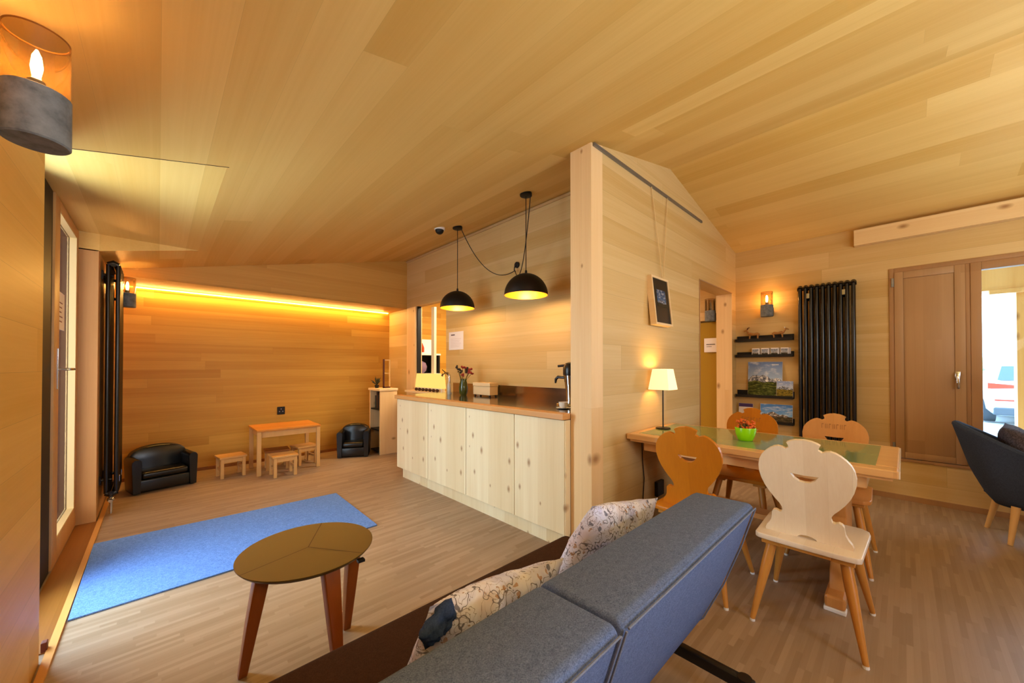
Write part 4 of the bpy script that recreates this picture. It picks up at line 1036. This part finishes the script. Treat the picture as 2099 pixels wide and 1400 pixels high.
for j in range(8):
    for i in range(N): m.bm.faces.new((g[j][i], g[j][i+1], g[j+1][i+1], g[j+1][i]))
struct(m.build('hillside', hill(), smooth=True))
for k, (x, y, s_) in enumerate(((40, -5.9, 2.2), (44, -3.9, 1.7), (46, -7.2, 2.6))):
    t = thing('tree', ['round pale green tree beyond the parked car', 'small pale green tree, left of the other trees', 'tall pale green tree at the right beyond the car'][k], 'tree', (x, y, 0))
    m = MB(); m.tube([(x, y, -.02), (x, y, s_*.7)], [.14, .08], 8); m.build('trunk', M['stem'], t)
    m = MB()
    for q in range(9): 
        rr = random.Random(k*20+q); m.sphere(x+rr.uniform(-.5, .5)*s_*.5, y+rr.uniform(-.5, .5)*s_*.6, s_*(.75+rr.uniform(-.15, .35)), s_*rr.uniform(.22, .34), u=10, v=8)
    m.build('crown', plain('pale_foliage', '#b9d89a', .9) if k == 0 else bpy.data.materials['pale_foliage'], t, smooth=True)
# porch
m = MB(); m.box(6.70, 6.88, -1.10, -.845, 0, 2.20); tag(m.build('porch_post', M['glulam']), 'orange brown timber porch post outside the window', 'post')
m = MB(); m.box(6.66, 6.92, -3.5, 1.5, 2.20, 2.47); m.box(6.64, 6.70, -3.5, -.66, 2.155, 2.20); tag(m.build('porch_beam', M['glulam']), 'orange brown timber porch beam above the window view', 'beam')
m = MB(); m.box(XR+.25, 7.1, -3.6, 1.6, 2.50, 2.55); tag(m.build('porch_roof', plain('porch_soffit', '#efe3cf', .7)), 'pale soffit of the porch roof outside the window', 'roof')

# parked estate car, rear towards the window
cxx, cyl_, cw = 14.4, -1.36, 1.82
t = thing('parked_car', 'silver parked car seen from behind through the window', 'car', (cxx+2, cyl_-cw/2, 0))
yc = cyl_-cw/2
def sect(x, prof):   # prof: list of (halfwidth fraction, z)
    pts = [(x if not callable(x) else x(z), yc+cw/2*h, z) for h, z in prof]
    return pts+[(p[0], 2*yc-p[1], p[2]) for p in pts[::-1]]
low = [(.86, .22), (.97, .34), (1.0, .62), (.99, .80), (.95, .98)]
m = MB(); R = []
for x, zt, wt in ((cxx, .96, .92), (cxx+.06, 1.0, .98), (cxx+.9, 1.03, 1.0), (cxx+2.6, 1.0, 1.0), (cxx+3.4, .92, .96), (cxx+4.1, .78, .88), (cxx+4.25, .60, .8)):
    R.append(sect(x, [(h*wt, z*min(1, zt/.98)) for h, z in low]))
m.rings(R); m.build('car_body', M['car'], t, smooth=True, angle=50)
m = MB(); R = []
for x, h0, z0, h1, z1 in ((cxx+.10, .93, .97, .78, 1.0), (cxx+.42, .93, .99, .72, 1.44), (cxx+1.2, .93, 1.0, .72, 1.50), (cxx+2.0, .92, 1.0, .70, 1.47), (cxx+2.9, .90, .99, .66, 1.02)):
    R.append(sect(x, [(h0, z0-.02), (h1+.03, z1-.03), (h1-.08, z1)]))
m.rings(R); m.build('car_roof', M['car'], t, smooth=True, angle=50)
m = MB(); a_, b_ = .80, .70
m.quad((cxx+.125, yc+cw/2*a_, 1.05), (cxx+.125, yc-cw/2*a_, 1.05), (cxx+.375, yc-cw/2*b_, 1.38), (cxx+.375, yc+cw/2*b_, 1.38)); 
for v in m.bm.verts: v.co.x -= .03
m.build('rear_window', M['car_glass'], t)
for s_ in (1, -1):
    m = MB(); m.rings([[(cxx-.03, yc+s_*cw/2*.97, .98), (cxx-.03, yc+s_*cw/2*.97, .84), (cxx-.035, yc+s_*cw/2*.55, .86), (cxx-.035, yc+s_*cw/2*.50, .93)], [(cxx+.14, yc+s_*cw/2*.99, .99), (cxx+.14, yc+s_*cw/2*.99, .86), (cxx+.02, yc+s_*cw/2*.55, .86), (cxx+.02, yc+s_*cw/2*.50, .93)]]); m.build('tail_light', M['tail'], t)
    m = MB(); m.box(cxx-.012, cxx+.02, min(yc+s_*cw/2*.55, yc+s_*cw/2*.86), max(yc+s_*cw/2*.55, yc+s_*cw/2*.86), .555, .59); m.build('reflector', M['tail'], t)
    for x in (cxx+.75, cxx+3.35):
        m = MB(); m.rod((x, yc+s_*(cw/2-.20), .31), (x, yc+s_*(cw/2+.0), .31), .31, n=26); wl = m.build('wheel', M['tyre'], t, smooth=True)
        m = MB(); m.rod((x, yc+s_*(cw/2+.0), .31), (x, yc+s_*(cw/2+.012), .31), .19, n=20); m.build('hub', M['alu'], wl)
m = MB(); m.box(cxx-.03, cxx+.3, yc-cw/2*.88, yc+cw/2*.88, .22, .40, .03); m.build('bumper', M['car_dark'], t)
m = MB(); m.box(cxx-.012, cxx+.01, yc-.26, yc+.26, .70, .81); m.build('number_plate', M['plate'], t)

# ------------------------------------------------------------------ light
def area(name, loc, rot, sx, sy, energy, col):
    l = bpy.data.lights.new(name, 'AREA'); l.shape = 'RECTANGLE'; l.size = sx; l.size_y = sy; l.energy = energy; l.color = col
    o = bpy.data.objects.new(name, l); COL.objects.link(o); o.location = loc; o.rotation_euler = rot; return o
def portal(*a):
    o = area(*a, 0, (1, 1, 1)); o.data.cycles.is_portal = True
portal('door_portal', (-.60, 3.85, 1.3), (0, math.radians(-90), 0), 2.4, 2.0)
portal('window_portal', (XR+.12, -.95, 1.4), (0, math.radians(90), 0), 2.0, 2.2)
portal('rear_portal', (1.0, YN-.1, 1.35), (math.radians(90), 0, 0), 1.0, 1.7)
for (x, y, z, e_) in ((-.2, -.5, 2.1, 20), (1.4, -1.5, 2.45, 10), (3.9, -1.3, 2.45, 8)):  # unseen warm fill points, added behind the camera to lift ceiling and walls
    l = bpy.data.lights.new('warm_fill', 'POINT'); l.energy = e_; l.color = (1, .80, .52); l.shadow_soft_size = .25
    lo = bpy.data.objects.new('warm_fill', l); COL.objects.link(lo); lo.location = (x, y, z)

area('yard_daylight', (-1.0, 3.75, 1.3), (0, math.radians(-90), math.radians(8)), 2.2, 1.5, 210, (.80, .90, 1.0))
area('ceiling_fill', (1.3, -1.3, 1.75), (math.radians(142), 0, 0), 2.4, .6, 56, (.88, .95, 1.0))  # unseen upward fill panels added to brighten the ceiling and partition
area('ceiling_fill', (3.9, -1.4, 1.75), (math.radians(140), 0, 0), 2.0, .6, 24, (.88, .95, 1.0))
area('led_wash', (1.32, YB-.05, 2.305), (math.radians(-28), 0, 0), 3.1, .03, 34, (1, .60, .17))
wd = bpy.data.worlds.new('sky'); SC.world = wd; wd.use_nodes = True
nt = wd.node_tree; bg = nt.nodes['Background']
tc = nt.nodes.new('ShaderNodeTexCoord'); sp = nt.nodes.new('ShaderNodeSeparateXYZ'); nt.links.new(tc.outputs['Generated'], sp.inputs[0])
rp = nt.nodes.new('ShaderNodeValToRGB'); rp.color_ramp.elements[0].position = .0; rp.color_ramp.elements[0].color = c('#e2efff'); rp.color_ramp.elements[1].position = .6; rp.color_ramp.elements[1].color = c('#9cc4f8')
nt.links.new(sp.outputs[2], rp.inputs[0]); nt.links.new(rp.outputs[0], bg.inputs[0]); bg.inputs[1].default_value = 13.0

# ------------------------------------------------------------------ camera
cam = bpy.data.cameras.new('camera'); co = bpy.data.objects.new('camera', cam); COL.objects.link(co)
cam.sensor_width = 36; cam.lens = 762.70/2099*36; cam.shift_y = 45.3/2099; cam.clip_start = .02; cam.clip_end = 500
yaw, pit = .810598, .010092
fw = Vector((math.cos(yaw)*math.cos(pit), math.sin(yaw)*math.cos(pit), math.sin(pit)))
co.location = (0, 0, 1.35); co.rotation_euler = fw.to_track_quat('-Z', 'Y').to_euler()
SC.camera = co
SC.view_settings.view_transform = 'Standard'; SC.view_settings.look = 'None'; SC.view_settings.exposure = -0.24; SC.view_settings.gamma = 0.93
SC.cycles.use_denoising = True; SC.cycles.max_bounces = 8; SC.cycles.diffuse_bounces = 5; SC.cycles.transparent_max_bounces = 12
SC.cycles.caustics_reflective = False; SC.cycles.caustics_refractive = False; SC.cycles.sample_clamp_indirect = 6
bpy.context.view_layer.update()
